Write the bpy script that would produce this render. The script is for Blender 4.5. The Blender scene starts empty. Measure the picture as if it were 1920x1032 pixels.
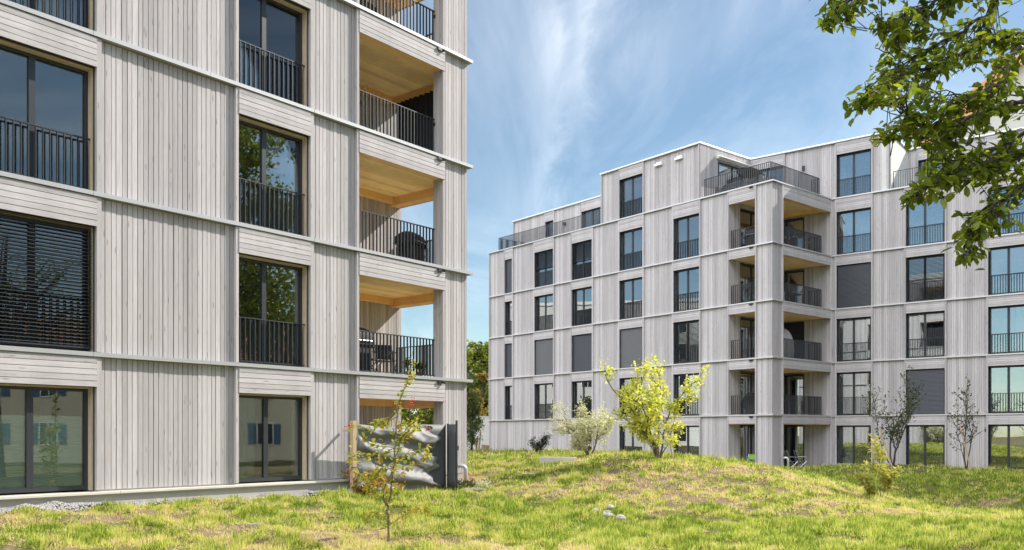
import bpy, math, random
import numpy as np
from mathutils import Matrix, Vector
R = math.radians
sc = bpy.context.scene
col = sc.collection
H = 1.7          # eye height
FPX = 1650.0     # focal length of the photograph, in its pixels
rnd = random.Random(7)
nrg = np.random.default_rng(11)

def at(px, py, Y):
    """a point of the place from a pixel measured in the photograph and its distance"""
    return ((px - 960) / FPX * Y, Y, H + (816 - py) / FPX * Y)

# ------------------------------------------------------------------ ground
GP = []
def gp(px, Y, z): GP.append(((px - 960) / FPX * Y, Y, z))
for p in [(91, 15.2, .40), (361, 17.5, .38), (614, 20.2, .335), (300, 14.2, .22), (500, 15.5, .2), (91, 13.6, .22),
          (870, 23.8, .26), (750, 22.3, .31), (730, 14.2, .04), (950, 13.3, -.03), (1350, 13.2, -.03), (1750, 13.0, 0), (400, 12.5, .02),
          (900, 30, .62), (900, 38, .88), (900, 50, .82), (860, 63, .6), (1040, 57.5, .42), (1045, 29, .80), (1100, 36, .98), (960, 26.5, .53),
          (1235, 27, .97), (1160, 28, 1.04), (1310, 27, .90), (1400, 26.5, .76), (1440, 26, .69), (1500, 25, .43), (1600, 23.5, .02), (1700, 22.5, -.17),
          (1150, 18.6, -.08), (1080, 22, .2), (1300, 22.5, .28), (1300, 19, -.05), (1500, 19.5, -.05), (1240, 40, .55), (1240, 49, .1), (1449, 44, -.1), (1449, 35, .12), (1449, 30, .42),
          (1560, 47, -.1), (1600, 38, .36), (1700, 37, .38), (1830, 36, .27), (1700, 43.5, 0), (1900, 40, 0), (1656, 29.3, -.36), (1762, 28.6, -.62), (1845, 28, -.68), (1760, 24.3, -.36), (1600, 28.5, -.12), (1540, 30, .12), (1920, 30, -.1), (1830, 21, -.22), (1920, 16, -.03),
          (1650, 33, .0)]:
    gp(*p)
GP += [(0, 0, 0), (-8, 2, 0), (8, 2, 0), (0, 7, 0), (9, 9, 0), (-9, 11, .15), (-16, 8, .3), (-20, 30, .4), (-12, 45, .6), (-25, 55, .5), (-5, 32, .5),
       (16, 14, -.05), (22, 20, -.1), (30, 15, 0), (30, 30, -.05), (40, 20, 0), (45, 50, 0), (0, 80, .3), (-30, 0, .1), (0, -20, 0), (25, 0, 0), (30, 75, 0), (-40, 80, .2)]
GP = np.array(GP)
def _tps(d2):
    return np.where(d2 > 1e-9, .5 * d2 * np.log(np.maximum(d2, 1e-9)), 0)
_n = len(GP)
_A = np.zeros((_n + 3, _n + 3))
_d2 = ((GP[:, None, :2] - GP[None, :, :2]) ** 2).sum(-1)
_A[:_n, :_n] = _tps(_d2) + np.eye(_n) * .6
_A[:_n, _n] = 1; _A[:_n, _n + 1:] = GP[:, :2]
_A[_n:, :_n] = _A[:_n, _n:].T
_w = np.linalg.solve(_A, np.r_[GP[:, 2], 0, 0, 0])
_lat = nrg.random((256, 256))
def vnoise(x, y, s):
    """smooth value noise, 0..1, cell size s"""
    x = np.asarray(x, float) / s + 1000; y = np.asarray(y, float) / s + 1000
    i = np.floor(x).astype(int); j = np.floor(y).astype(int)
    fx = x - i; fy = y - j
    fx = fx * fx * (3 - 2 * fx); fy = fy * fy * (3 - 2 * fy)
    g = lambda a, b: _lat[a % 256, b % 256]
    return (g(i, j) * (1 - fx) + g(i + 1, j) * fx) * (1 - fy) + (g(i, j + 1) * (1 - fx) + g(i + 1, j + 1) * fx) * fy
def ground_z(x, y):
    x = np.atleast_1d(np.asarray(x, float)); y = np.atleast_1d(np.asarray(y, float))
    z = _w[_n] + _w[_n + 1] * x + _w[_n + 2] * y
    for k in range(_n):
        z = z + _w[k] * _tps((x - GP[k, 0]) ** 2 + (y - GP[k, 1]) ** 2)
    r = np.sqrt((x - 2) ** 2 + (y - 30) ** 2)
    f = np.clip((75 - r) / 25, 0, 1)
    z = np.clip(z, -1.1, 1.4) * f
    near = np.clip((55 - r) / 15, 0, 1)
    return z + near * ((vnoise(x, y, .55) - .5) * .14 + (vnoise(x, y, .27) - .5) * .085 + (vnoise(x + 31, y, 1.7) - .5) * .10)
def gz(x, y): return float(ground_z(x, y)[0])

# ------------------------------------------------------------------ mesh helpers
class Fr:
    """a facade: origin, direction along it (u), outward normal (d), height (z)"""
    def __init__(s, ox, oy, tx, ty):
        l = math.hypot(tx, ty); s.o = (ox, oy); s.t = (tx / l, ty / l); s.n = (ty / l, -tx / l)
    def P(s, u, d, z): return (s.o[0] + u * s.t[0] + d * s.n[0], s.o[1] + u * s.t[1] + d * s.n[1], z)
    def u(s, px):
        r = (px - 960) / FPX
        return (r * s.o[1] - s.o[0]) / (s.t[0] - r * s.t[1])
    def ang(s): return math.atan2(s.t[1], s.t[0])
WORLD = Fr(0, 0, 1, 0)
class Fz(Fr):
    """a small local frame at a place on the ground, turned by a"""
    def __init__(s, x, y, a): Fr.__init__(s, x, y, math.cos(a), math.sin(a))

class MB:
    def __init__(s): s.v = []; s.f = []
    def add(s, v, f):
        o = len(s.v); s.v += [tuple(p) for p in v]; s.f += [tuple(i + o for i in q) for q in f]
    def box(s, fr, u0, u1, d0, d1, z0, z1):
        P = fr.P
        s.add([P(u0, d1, z0), P(u1, d1, z0), P(u1, d0, z0), P(u0, d0, z0), P(u0, d1, z1), P(u1, d1, z1), P(u1, d0, z1), P(u0, d0, z1)],
              [(0, 1, 5, 4), (1, 2, 6, 5), (2, 3, 7, 6), (3, 0, 4, 7), (4, 5, 6, 7), (3, 2, 1, 0)])
    def prism(s, poly, z0, z1):
        n = len(poly)
        s.add([(x, y, z0) for x, y in poly] + [(x, y, z1) for x, y in poly],
              [tuple(range(n - 1, -1, -1)), tuple(range(n, 2 * n))] + [(i, (i + 1) % n, n + (i + 1) % n, n + i) for i in range(n)])
    def tube(s, pts, radii, n=6, cap=True):
        if not hasattr(radii, '__len__'): radii = [radii] * len(pts)
        pts = [Vector(p) for p in pts]; o = len(s.v); ref = None
        for i, p in enumerate(pts):
            d = (pts[min(i + 1, len(pts) - 1)] - pts[max(i - 1, 0)])
            d = d.normalized() if d.length > 1e-9 else Vector((0, 0, 1))
            if ref is None: ref = Vector((1, 0, 0)) if abs(d.x) < .8 else Vector((0, 1, 0))
            a = (ref - d * ref.dot(d)).normalized(); ref = a; b = d.cross(a)
            for k in range(n):
                t = 2 * math.pi * k / n
                s.v.append(tuple(p + (a * math.cos(t) + b * math.sin(t)) * radii[i]))
        for i in range(len(pts) - 1):
            for k in range(n):
                q = (k + 1) % n
                s.f.append((o + i * n + k, o + i * n + q, o + (i + 1) * n + q, o + (i + 1) * n + k))
        if cap:
            s.f.append(tuple(o + k for k in range(n - 1, -1, -1))); m = o + (len(pts) - 1) * n
            s.f.append(tuple(m + k for k in range(n)))
    def lathe(s, c, prof, n=14):
        """prof: (radius, z) pairs about the vertical through c"""
        o = len(s.v)
        for r, z in prof:
            for k in range(n):
                t = 2 * math.pi * k / n
                s.v.append((c[0] + r * math.cos(t), c[1] + r * math.sin(t), c[2] + z))
        for i in range(len(prof) - 1):
            for k in range(n):
                q = (k + 1) % n
                s.f.append((o + i * n + k, o + i * n + q, o + (i + 1) * n + q, o + (i + 1) * n + k))
        s.f.append(tuple(o + k for k in range(n - 1, -1, -1))); m = o + (len(prof) - 1) * n
        s.f.append(tuple(m + k for k in range(n)))
    def grid(s, fn, nu, nv):
        """open sheet of fn(i/nu, j/nv)"""
        o = len(s.v)
        for j in range(nv + 1):
            for i in range(nu + 1): s.v.append(tuple(fn(i / nu, j / nv)))
        for j in range(nv):
            for i in range(nu):
                a = o + j * (nu + 1) + i; s.f.append((a, a + 1, a + nu + 2, a + nu + 1))
    def build(s, name, mat, parent=None, smooth=False, bevel=0, solid=0):
        me = bpy.data.meshes.new(name); me.from_pydata(s.v, [], s.f); me.update()
        me.materials.append(mat)
        if smooth: me.polygons.foreach_set('use_smooth', [True] * len(me.polygons))
        o = bpy.data.objects.new(name, me); col.objects.link(o)
        if parent is not None: attach(o, parent)
        if solid:
            m = o.modifiers.new('thickness', 'SOLIDIFY'); m.thickness = solid; m.offset = 0
        if bevel:
            m = o.modifiers.new('edge', 'BEVEL'); m.width = bevel; m.segments = 2; m.limit_method = 'ANGLE'
        return o
def attach(o, parent):
    o.parent = parent
    if parent.type == 'EMPTY': o.matrix_parent_inverse = Matrix.Translation(-Vector(parent.location))
def np_mesh(name, verts, faces, mat, parent=None, attr=None, smooth=False):
    """verts (N,3), faces (M,k) numpy arrays of one face size"""
    me = bpy.data.meshes.new(name); n, (m, k) = len(verts), faces.shape
    me.vertices.add(n); me.vertices.foreach_set('co', verts.astype(np.float32).ravel())
    me.loops.add(m * k); me.loops.foreach_set('vertex_index', faces.astype(np.int32).ravel())
    me.polygons.add(m); me.polygons.foreach_set('loop_start', np.arange(0, m * k, k, dtype=np.int32))
    if smooth: me.polygons.foreach_set('use_smooth', np.ones(m, bool))
    if attr:
        for an, av in attr.items():
            a = me.attributes.new(an, 'FLOAT', 'POINT'); a.data.foreach_set('value', av.astype(np.float32))
    me.update(calc_edges=True); me.validate(); me.materials.append(mat)
    o = bpy.data.objects.new(name, me); col.objects.link(o)
    if parent is not None: attach(o, parent)
    return o
def tag(o, label=None, cat=None, group=None, kind=None):
    if label: o['label'] = label
    if cat: o['category'] = cat
    if group: o['group'] = group
    if kind: o['kind'] = kind
    return o
def thing(name, label, cat, loc=(0, 0, 0), group=None):
    o = bpy.data.objects.new(name, None); col.objects.link(o); o.location = loc; o.empty_display_size = .3
    return tag(o, label, cat, group)
def dup(root, loc, rz, label, scale=1):
    r = root.copy(); col.objects.link(r); r.location = loc; r.rotation_euler = (0, 0, rz); r['label'] = label
    r.scale = (scale,) * 3
    for ch in list(root.children):
        c = ch.copy(); col.objects.link(c); c.parent = r
        for g in list(ch.children):
            q = g.copy(); col.objects.link(q); q.parent = c
    return r

# ------------------------------------------------------------------ materials
def mat(name):
    m = bpy.data.materials.new(name); m.use_nodes = True
    nt = m.node_tree; nt.nodes.clear()
    out = nt.nodes.new('ShaderNodeOutputMaterial')
    return m, nt, out
def nd(nt, typ, ins=None, **kw):
    n = nt.nodes.new(typ)
    for k, v in kw.items(): setattr(n, k, v)
    for k, v in (ins or {}).items():
        if isinstance(v, bpy.types.NodeSocket): nt.links.new(v, n.inputs[k])
        else: n.inputs[k].default_value = v
    return n
def c4(c): return (c[0], c[1], c[2], 1)
def ramp(nt, fac, stops):
    n = nd(nt, 'ShaderNodeValToRGB', {'Fac': fac}); el = n.color_ramp.elements
    while len(el) < len(stops): el.new(.5)
    for e, (p, c) in zip(el, stops): e.position = p; e.color = c4(c) if len(c) == 3 else c
    return n.outputs['Color']
def mixc(nt, fac, a, b, mode='MIX'):
    n = nd(nt, 'ShaderNodeMix', data_type='RGBA', blend_type=mode)
    for i, v in ((0, fac), (6, a), (7, b)):
        if isinstance(v, bpy.types.NodeSocket): nt.links.new(v, n.inputs[i])
        elif i == 0: n.inputs[0].default_value = v
        else: n.inputs[i].default_value = c4(v)
    return n.outputs[2]
def math_(nt, op, a, b=0.0, c=0.0, clamp=False):
    n = nd(nt, 'ShaderNodeMath', {0: a, 1: b, 2: c}, operation=op); n.use_clamp = clamp
    return n.outputs[0]
def plain(name, color, rough=.6, metal=0, noise=.12, scale=6, bump=0, spec=.5):
    m, nt, out = mat(name)
    tc = nd(nt, 'ShaderNodeTexCoord')
    ns = nd(nt, 'ShaderNodeTexNoise', {'Vector': tc.outputs['Object'], 'Scale': scale, 'Detail': 5})
    c = mixc(nt, ns.outputs['Fac'], [x * (1 - noise) for x in color], [min(1, x * (1 + noise)) for x in color])
    b = nd(nt, 'ShaderNodeBsdfPrincipled', {'Base Color': c, 'Roughness': rough, 'Metallic': metal, 'Specular IOR Level': spec})
    if bump:
        n2 = nd(nt, 'ShaderNodeTexNoise', {'Vector': tc.outputs['Object'], 'Scale': scale * 8, 'Detail': 4})
        bp = nd(nt, 'ShaderNodeBump', {'Height': n2.outputs['Fac'], 'Strength': bump, 'Distance': .02})
        nt.links.new(bp.outputs[0], b.inputs['Normal'])
    nt.links.new(b.outputs[0], out.inputs[0])
    return m
def wood(name, dark, light, rotz=0, horizontal=False, knots=1.0, grain=1.0, rough=.75):
    """weathered boards: a tone for each board, grain along it, small knots"""
    m, nt, out = mat(name)
    tc = nd(nt, 'ShaderNodeTexCoord'); geo = nd(nt, 'ShaderNodeNewGeometry')
    v0 = nd(nt, 'ShaderNodeVectorRotate', {'Vector': tc.outputs['Object'], 'Angle': -rotz}, rotation_type='Z_AXIS').outputs[0]
    r = geo.outputs['Random Per Island']
    off = nd(nt, 'ShaderNodeCombineXYZ', {0: math_(nt, 'MULTIPLY', r, 37.), 1: math_(nt, 'MULTIPLY', r, 61.), 2: math_(nt, 'MULTIPLY', r, 23.)})
    v = nd(nt, 'ShaderNodeVectorMath', {0: v0, 1: off.outputs[0]}, operation='ADD').outputs[0]
    sc1 = (1.0, 16, 16) if horizontal else (16, 16, 1.0)
    sc2 = (2.2, 13, 13) if horizontal else (13, 13, 2.2)
    sc3 = (5, 90, 90) if horizontal else (90, 90, 5)
    mp = lambda s: nd(nt, 'ShaderNodeVectorMath', {0: v, 1: s}, operation='MULTIPLY').outputs[0]
    g1 = nd(nt, 'ShaderNodeTexNoise', {'Vector': mp(sc1), 'Scale': 1., 'Detail': 4, 'Distortion': 1.0}).outputs['Fac']
    g2 = nd(nt, 'ShaderNodeTexNoise', {'Vector': mp(sc3), 'Scale': 1., 'Detail': 2}).outputs['Fac']
    vo = nd(nt, 'ShaderNodeTexVoronoi', {'Vector': mp(sc2), 'Scale': 1., 'Randomness': 1.0})
    kn = ramp(nt, vo.outputs['Distance'], [(.06, (1, 1, 1)), (.20, (0, 0, 0))])
    keep = math_(nt, 'GREATER_THAN', nd(nt, 'ShaderNodeSeparateColor', {0: vo.outputs['Color']}).outputs[0], .62)
    kn = math_(nt, 'MULTIPLY', math_(nt, 'MULTIPLY', kn, keep), .6 * knots)
    f = math_(nt, 'ADD', math_(nt, 'MULTIPLY', g1, .55 * grain), math_(nt, 'MULTIPLY', g2, .45 * grain))
    c = mixc(nt, f, dark, light)
    st = nd(nt, 'ShaderNodeVectorMath', {0: tc.outputs['Object'], 1: (2.4, 2.4, .22)}, operation='MULTIPLY').outputs[0]
    wet = nd(nt, 'ShaderNodeTexNoise', {'Vector': st, 'Scale': 1., 'Detail': 6, 'Roughness': .6}).outputs['Fac']   # run-off streaks of the weathering
    tone = math_(nt, 'ADD', math_(nt, 'MULTIPLY', r, .34), math_(nt, 'MULTIPLY_ADD', wet, .46, .60))
    tn = nd(nt, 'ShaderNodeCombineColor', {0: tone, 1: tone, 2: tone}).outputs[0]
    c = mixc(nt, 1.0, c, tn, 'MULTIPLY')
    c = mixc(nt, kn, c, [x * .33 for x in dark])
    b = nd(nt, 'ShaderNodeBsdfPrincipled', {'Base Color': c, 'Roughness': rough, 'Specular IOR Level': .25})
    bp = nd(nt, 'ShaderNodeBump', {'Height': g2, 'Strength': .25, 'Distance': .004})
    nt.links.new(bp.outputs[0], b.inputs['Normal']); nt.links.new(b.outputs[0], out.inputs[0])
    return m
def leafmat(name, stops, trans=.45, rough=.5):
    """leaf: a colour for every leaf, light passing through it"""
    m, nt, out = mat(name)
    geo = nd(nt, 'ShaderNodeNewGeometry'); tc = nd(nt, 'ShaderNodeTexCoord')
    ns = nd(nt, 'ShaderNodeTexNoise', {'Vector': tc.outputs['Object'], 'Scale': 1.3, 'Detail': 3}).outputs['Fac']
    f = math_(nt, 'ADD', math_(nt, 'MULTIPLY', geo.outputs['Random Per Island'], .62), math_(nt, 'MULTIPLY_ADD', ns, .9, -.26), clamp=True)
    c = ramp(nt, f, stops)
    p = nd(nt, 'ShaderNodeBsdfPrincipled', {'Base Color': c, 'Roughness': rough, 'Specular IOR Level': .35})
    warm = mixc(nt, 1.0, c, (1.25, 1.2, .45), 'MULTIPLY')
    t = nd(nt, 'ShaderNodeBsdfTranslucent', {'Color': warm})
    mx = nd(nt, 'ShaderNodeMixShader', {0: trans, 1: p.outputs[0], 2: t.outputs[0]})
    nt.links.new(mx.outputs[0], out.inputs[0])
    return m
def glassmat(name, tint=(.80, .86, .84), base=.30, wob=.0012):
    m, nt, out = mat(name)
    tc = nd(nt, 'ShaderNodeTexCoord')
    ns = nd(nt, 'ShaderNodeTexNoise', {'Vector': tc.outputs['Object'], 'Scale': .9, 'Detail': 1})
    bp = nd(nt, 'ShaderNodeBump', {'Height': ns.outputs['Fac'], 'Strength': 1.0, 'Distance': wob})
    fr = nd(nt, 'ShaderNodeFresnel', {'IOR': 1.55, 'Normal': bp.outputs[0]})
    fac = math_(nt, 'MULTIPLY_ADD', fr.outputs[0], 1.5, base, clamp=True)
    g = nd(nt, 'ShaderNodeBsdfGlossy', {'Color': (.9, .95, 1, 1), 'Roughness': .0, 'Normal': bp.outputs[0]})
    t = nd(nt, 'ShaderNodeBsdfTransparent', {'Color': c4(tint)})
    mx = nd(nt, 'ShaderNodeMixShader', {0: fac, 1: t.outputs[0], 2: g.outputs[0]})
    nt.links.new(mx.outputs[0], out.inputs[0])
    return m
def sheer(name, color, trans=.3, opac=1.0):
    m, nt, out = mat(name)
    tc = nd(nt, 'ShaderNodeTexCoord')
    ns = nd(nt, 'ShaderNodeTexNoise', {'Vector': tc.outputs['Object'], 'Scale': 5., 'Detail': 3})
    c = mixc(nt, ns.outputs['Fac'], [x * .88 for x in color], color)
    d = nd(nt, 'ShaderNodeBsdfDiffuse', {'Color': c}); t = nd(nt, 'ShaderNodeBsdfTranslucent', {'Color': c})
    mx = nd(nt, 'ShaderNodeMixShader', {0: trans, 1: d.outputs[0], 2: t.outputs[0]})
    if opac < 1:
        tr = nd(nt, 'ShaderNodeBsdfTransparent'); m2 = nd(nt, 'ShaderNodeMixShader', {0: opac, 1: tr.outputs[0], 2: mx.outputs[0]}); mx = m2
    nt.links.new(mx.outputs[0], out.inputs[0])
    return m

WD, WL = (.278, .264, .278), (.612, .588, .606)
M = {}
M['clad'] = wood('clad_vertical', WD, WL)
M['cladn'] = wood('clad_vertical_near', [x * .97 for x in WD], [x * .97 for x in WL])
def cladh(fr):
    k = 'cladh%d' % round(math.degrees(fr.ang()))
    if k not in M: q = .97 if abs(fr.ang() - .885) < .02 else 1; M[k] = wood('clad_horizontal', [x * q for x in WD], [x * q for x in WL], fr.ang(), True)
    return M[k]
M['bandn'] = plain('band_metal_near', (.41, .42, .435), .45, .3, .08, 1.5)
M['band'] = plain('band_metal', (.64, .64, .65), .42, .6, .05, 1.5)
M['cap'] = plain('roof_cap', (.72, .73, .75), .42, .6, .05, 2)
M['frame'] = plain('frame_paint', (.028, .032, .040), .4, 0, .15, 3)
M['rail'] = plain('rail_paint', (.030, .034, .042), .42, 0, .15, 3)
M['glass'] = glassmat('window_glass')
M['glassn'] = glassmat('window_glass_near', (.92, .95, .93), .03)
M['lining'] = plain('lining_wood', (.52, .43, .31), .6, 0, .15, 9)
M['clt'] = wood('ceiling_spruce', (.80, .54, .24), (1.0, .88, .55), R(50), True, .8, 1.0, .6)
M['beam'] = wood('beam_spruce', (.64, .40, .17), (.90, .60, .31), R(-40), True, .6, 1.0, .55)
M['concrete'] = plain('plinth_concrete', (.42, .40, .36), .85, 0, .12, 2.5, .15)
M['ledge'] = plain('ledge_metal', (.62, .59, .52), .5, .1, .08, 2)
M['render'] = plain('wall_render', (.62, .62, .60), .9, 0, .08, 1.2, .1)
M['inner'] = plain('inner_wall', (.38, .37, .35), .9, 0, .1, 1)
M['blind'] = plain('blind_slats', (.036, .042, .054), .45, .2, .08, 3)
M['blindg'] = plain('blind_slats_pale', (.105, .11, .118), .5, .2, .08, 3)
M['curtw'] = sheer('curtain_white', (.82, .84, .84), .3, .93)
M['curtg'] = sheer('curtain_green_grey', (.36, .42, .41), .3)
M['curtb'] = sheer('curtain_beige', (.46, .42, .37), .25)
M['curtd'] = sheer('outdoor_curtain_cloth', (.050, .055, .068), .12)
M['plisse'] = sheer('pleated_blind_cloth', (.66, .80, .72), .2)
M['black'] = plain('black_metal', (.012, .012, .014), .45, 0, .2, 4)
M['cover'] = plain('black_cover_cloth', (.022, .022, .025), .7, 0, .3, 9, .3)
M['steel'] = plain('steel', (.55, .56, .57), .3, .9, .05, 4)
M['white'] = plain('white_paint', (.78, .78, .77), .5, 0, .04, 3)
M['pvc'] = plain('pipe_metal', (.62, .63, .62), .35, .5, .06, 4)
M['cloth_shade'] = plain('screen_cloth_shaded', (.075, .08, .09), .6, 0, .06, 2, .06)  # shade at the screen's right end, put into a darker cloth colour
M['railg'] = plain('post_grey', (.30, .31, .33), .4, .4, .08, 4)
M['cloth'] = plain('screen_cloth', (.165, .17, .182), .6, 0, .06, 2, .06)
M['coverg'] = sheer('cover_cloth_pale', (.48, .49, .50), .1)
M['coverg2'] = plain('cover_cloth_grey', (.10, .105, .11), .8, 0, .2, 6, .3)
M['green'] = plain('chair_green', (.25, .52, .06), .6, 0, .1, 5)
M['stoolw'] = plain('stool_wood', (.05, .035, .025), .6, 0, .3, 12)
M['potc'] = plain('pot_terracotta', (.36, .16, .09), .8, 0, .15, 8)
M['potw'] = plain('pot_white', (.62, .62, .60), .6, 0, .08, 8)
M['potg'] = plain('pot_green', (.03, .20, .15), .4, 0, .1, 8)
M['slab'] = plain('slab_concrete', (.62, .59, .53), .85, 0, .1, 5, .2)
M['slab2'] = plain('slab_grey', (.24, .23, .21), .85, 0, .12, 5, .2)
M['stone'] = plain('stone_pale', (.40, .385, .35), .85, 0, .3, 14, .4)
M['orange'] = plain('roof_edge_orange', (.55, .24, .08), .75, 0, .2, 2)
# ------------------------------------------------------------------ facade kit
def boards(mb, fr, u0, u1, z0, z1, d=0.0, w=.107, gap=.013, back=.035):
    if fr not in (LF, LE): gap = .008
    n = max(1, round((u1 - u0) / w)); w = (u1 - u0) / n; u = u0
    for k in range(n):
        j = rnd.uniform(-.12, .12) * w if k < n - 1 else 0
        e = u0 + (k + 1) * w + j
        mb.box(fr, u + gap / 2, e - gap / 2, d - back, d + rnd.uniform(-.004, .006), z0, z1); u = e
def slats(mb, fr, u0, u1, z0, z1, d, w=.105, gap=.010, back=.035):
    n = max(1, round((z1 - z0) / w)); w = (z1 - z0) / n
    for k in range(n):
        mb.box(fr, u0, u1, d - back, d + rnd.uniform(-.003, .003), z0 + k * w + gap / 2, z0 + (k + 1) * w - gap / 2)
TD = .085       # how far the upright trims stand out of the boards
def panel(b, fr, u0, u1, z0, z1, tl=.09, tr=.07):
    mb = MB()
    boards(mb, fr, u0 + tl, u1 - tr, z0, z1)
    if tl: mb.box(fr, u0, u0 + tl - .004, -.03, TD, z0, z1)
    if tr: mb.box(fr, u1 - tr + .004, u1, -.03, TD, z0, z1)
    return mb.build('wall_panel', M['cladn' if b is near else 'clad'], b)
def spandrel(b, fr, u0, u1, z0, z1, d=.10):
    mb = MB(); slats(mb, fr, u0, u1, z0, z1, d)
    return mb.build('spandrel_panel', cladh(fr), b)
def railing_mesh(pts, z0, h=1.0, bar=.115, t=.008, d2=.022, foot=.05):
    """flat-bar balustrade along plan points"""
    mb = MB()
    for (x0, y0), (x1, y1) in zip(pts, pts[1:]):
        L = math.hypot(x1 - x0, y1 - y0); fr = Fr(x0, y0, x1 - x0, y1 - y0)
        mb.box(fr, -.004, L + .004, -.022, .022, z0 + h - .014, z0 + h + .008)
        mb.box(fr, 0, L, -.015, .015, z0 + foot, z0 + foot + .02)
        n = max(1, round(L / bar))
        for k in range(n + 1):
            u = L * k / n
            w = t * (1.7 if k in (0, n) else 1)
            mb.box(fr, u - w, u + w, -d2, d2, z0 + (0 if k in (0, n) else foot), z0 + h - .012)
    return mb
def drape(fr, u0, u1, d, z0, z1, amp=.035, wl=.16, seed=0):
    rr = random.Random(seed); ph = rr.uniform(0, 6)
    mb = MB(); nu = max(4, int((u1 - u0) / .025))
    def fn(a, c):
        u = u0 + (u1 - u0) * a
        x = u / wl * 2 * math.pi + ph + 1.2 * math.sin(u * 3.1 + ph)
        return fr.P(u, d + amp * (.75 + .25 * c) * math.sin(x), z0 + (z1 - z0) * c)
    mb.grid(fn, nu, 3)
    return mb
def window(b, fr, u0, u1, z0, z1, split=.43, rail=True, blind=None, curtain=None, rec=-.17, lining=True, label=None, cm='curtw'):
    fw = .065
    fz0, fz1 = z0 + .012, z1 - .02
    mb = MB(); D0, D1 = rec - .06, rec
    a, c = u0 + .045, u1 - .045
    mb.box(fr, a, a + fw, D0, D1, fz0, fz1); mb.box(fr, c - fw, c, D0, D1, fz0, fz1)
    mb.box(fr, a + fw, c - fw, D0, D1, fz0, fz0 + .085); mb.box(fr, a + fw, c - fw, D0, D1, fz1 - fw, fz1)
    m = a + (c - a) * split if split else None
    if m: mb.box(fr, m - .055, m + .055, D0 - .002, D1 + .006, fz0 + .085, fz1 - fw)
    # dark outer edge of the opening
    mb.box(fr, u0, u0 + .014, rec, .0, z0, z1 + .03); mb.box(fr, u1 - .014, u1, rec, 0, z0, z1 + .03)
    mb.box(fr, u0 + .014, u1 - .014, rec, .02, z1, z1 + .03)
    w = mb.build('window', M['frame'], b)
    if label: w['label'] = label
    pb = MB()
    for p, q in ([(a + fw, m - .055), (m + .055, c - fw)] if m else [(a + fw, c - fw)]):
        pb.box(fr, p, q, rec - .042, rec - .03, fz0 + .085, fz1 - fw)
    pb.build('pane', M['glassn' if b is near else 'glass'], w)
    if lining:
        lb = MB()
        lb.box(fr, u0 + .014, u0 + .045, rec + .001, -.035, z0, z1 - .03); lb.box(fr, u1 - .045, u1 - .014, rec + .001, -.035, z0, z1 - .03)
        lb.box(fr, u0 + .014, u1 - .014, rec + .001, -.035, z1 - .03, z1 - .001)
        lb.build('lining', M['lining'], w)
    if rail:
        p0, p1 = fr.P(u0 + .02, -.09, 0), fr.P(u1 - .02, -.09, 0)
        railing_mesh([p0[:2], p1[:2]], z0, 1.0, .12).build('railing', M['rail'], w)
    if curtain:
        for k, (s, e) in enumerate(curtain):
            drape(fr, u0 + (u1 - u0) * s + .07, u0 + (u1 - u0) * e - .07, rec - .2, z0 + .03, z1 - .02, seed=int(u0 * 100) + k).build('curtain', M[cm], w, smooth=True)
    if blind:
        kind, lo = blind[0], blind[1]          # lo: lower end as a share of the height
        bb = MB(); zb = z0 + (z1 - z0) * lo
        step = .066; z = z1 - .02; tilt = {'shut': 1.25, 'half': .62, 'open': .3}[kind]; hw = .037
        while z > zb + .02:
            dz, dd = hw * math.sin(tilt), hw * math.cos(tilt)
            P = fr.P; D = -.028; th = .0025
            v = []
            for (du, s) in ((u0 + .05, 1), (u1 - .05, 1)):
                v += [P(du, D + dd, z - dz - th), P(du, D, z + .006 - th), P(du, D - dd, z + dz - th), P(du, D + dd, z - dz + th), P(du, D, z + .006 + th), P(du, D - dd, z + dz + th)]
            bb.add(v, [(3, 9, 10, 4), (4, 10, 11, 5), (0, 1, 7, 6), (1, 2, 8, 7), (0, 6, 9, 3), (2, 5, 11, 8), (0, 3, 4, 1), (1, 4, 5, 2), (6, 7, 10, 9), (7, 8, 11, 10)])
            z -= step
        bb.box(fr, u0 + .05, u1 - .05, D - .02, D + .02, zb, zb + .03)
        for s in (u0 + .05, u1 - .075): bb.box(fr, s, s + .02, D - .04, D - .034, zb, z1)
        bb.build('blind', M[blind[2] if len(blind) > 2 else 'blind'], w)
    return w
def lamp(parent, x, y, z, r=.05, h=.15):
    mb = MB(); mb.lathe((x, y, z - h), [(r * .8, .015), (r, 0), (r, h)], 14)
    return mb.build('ceiling_lamp', M['black'], parent, smooth=False)

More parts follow.
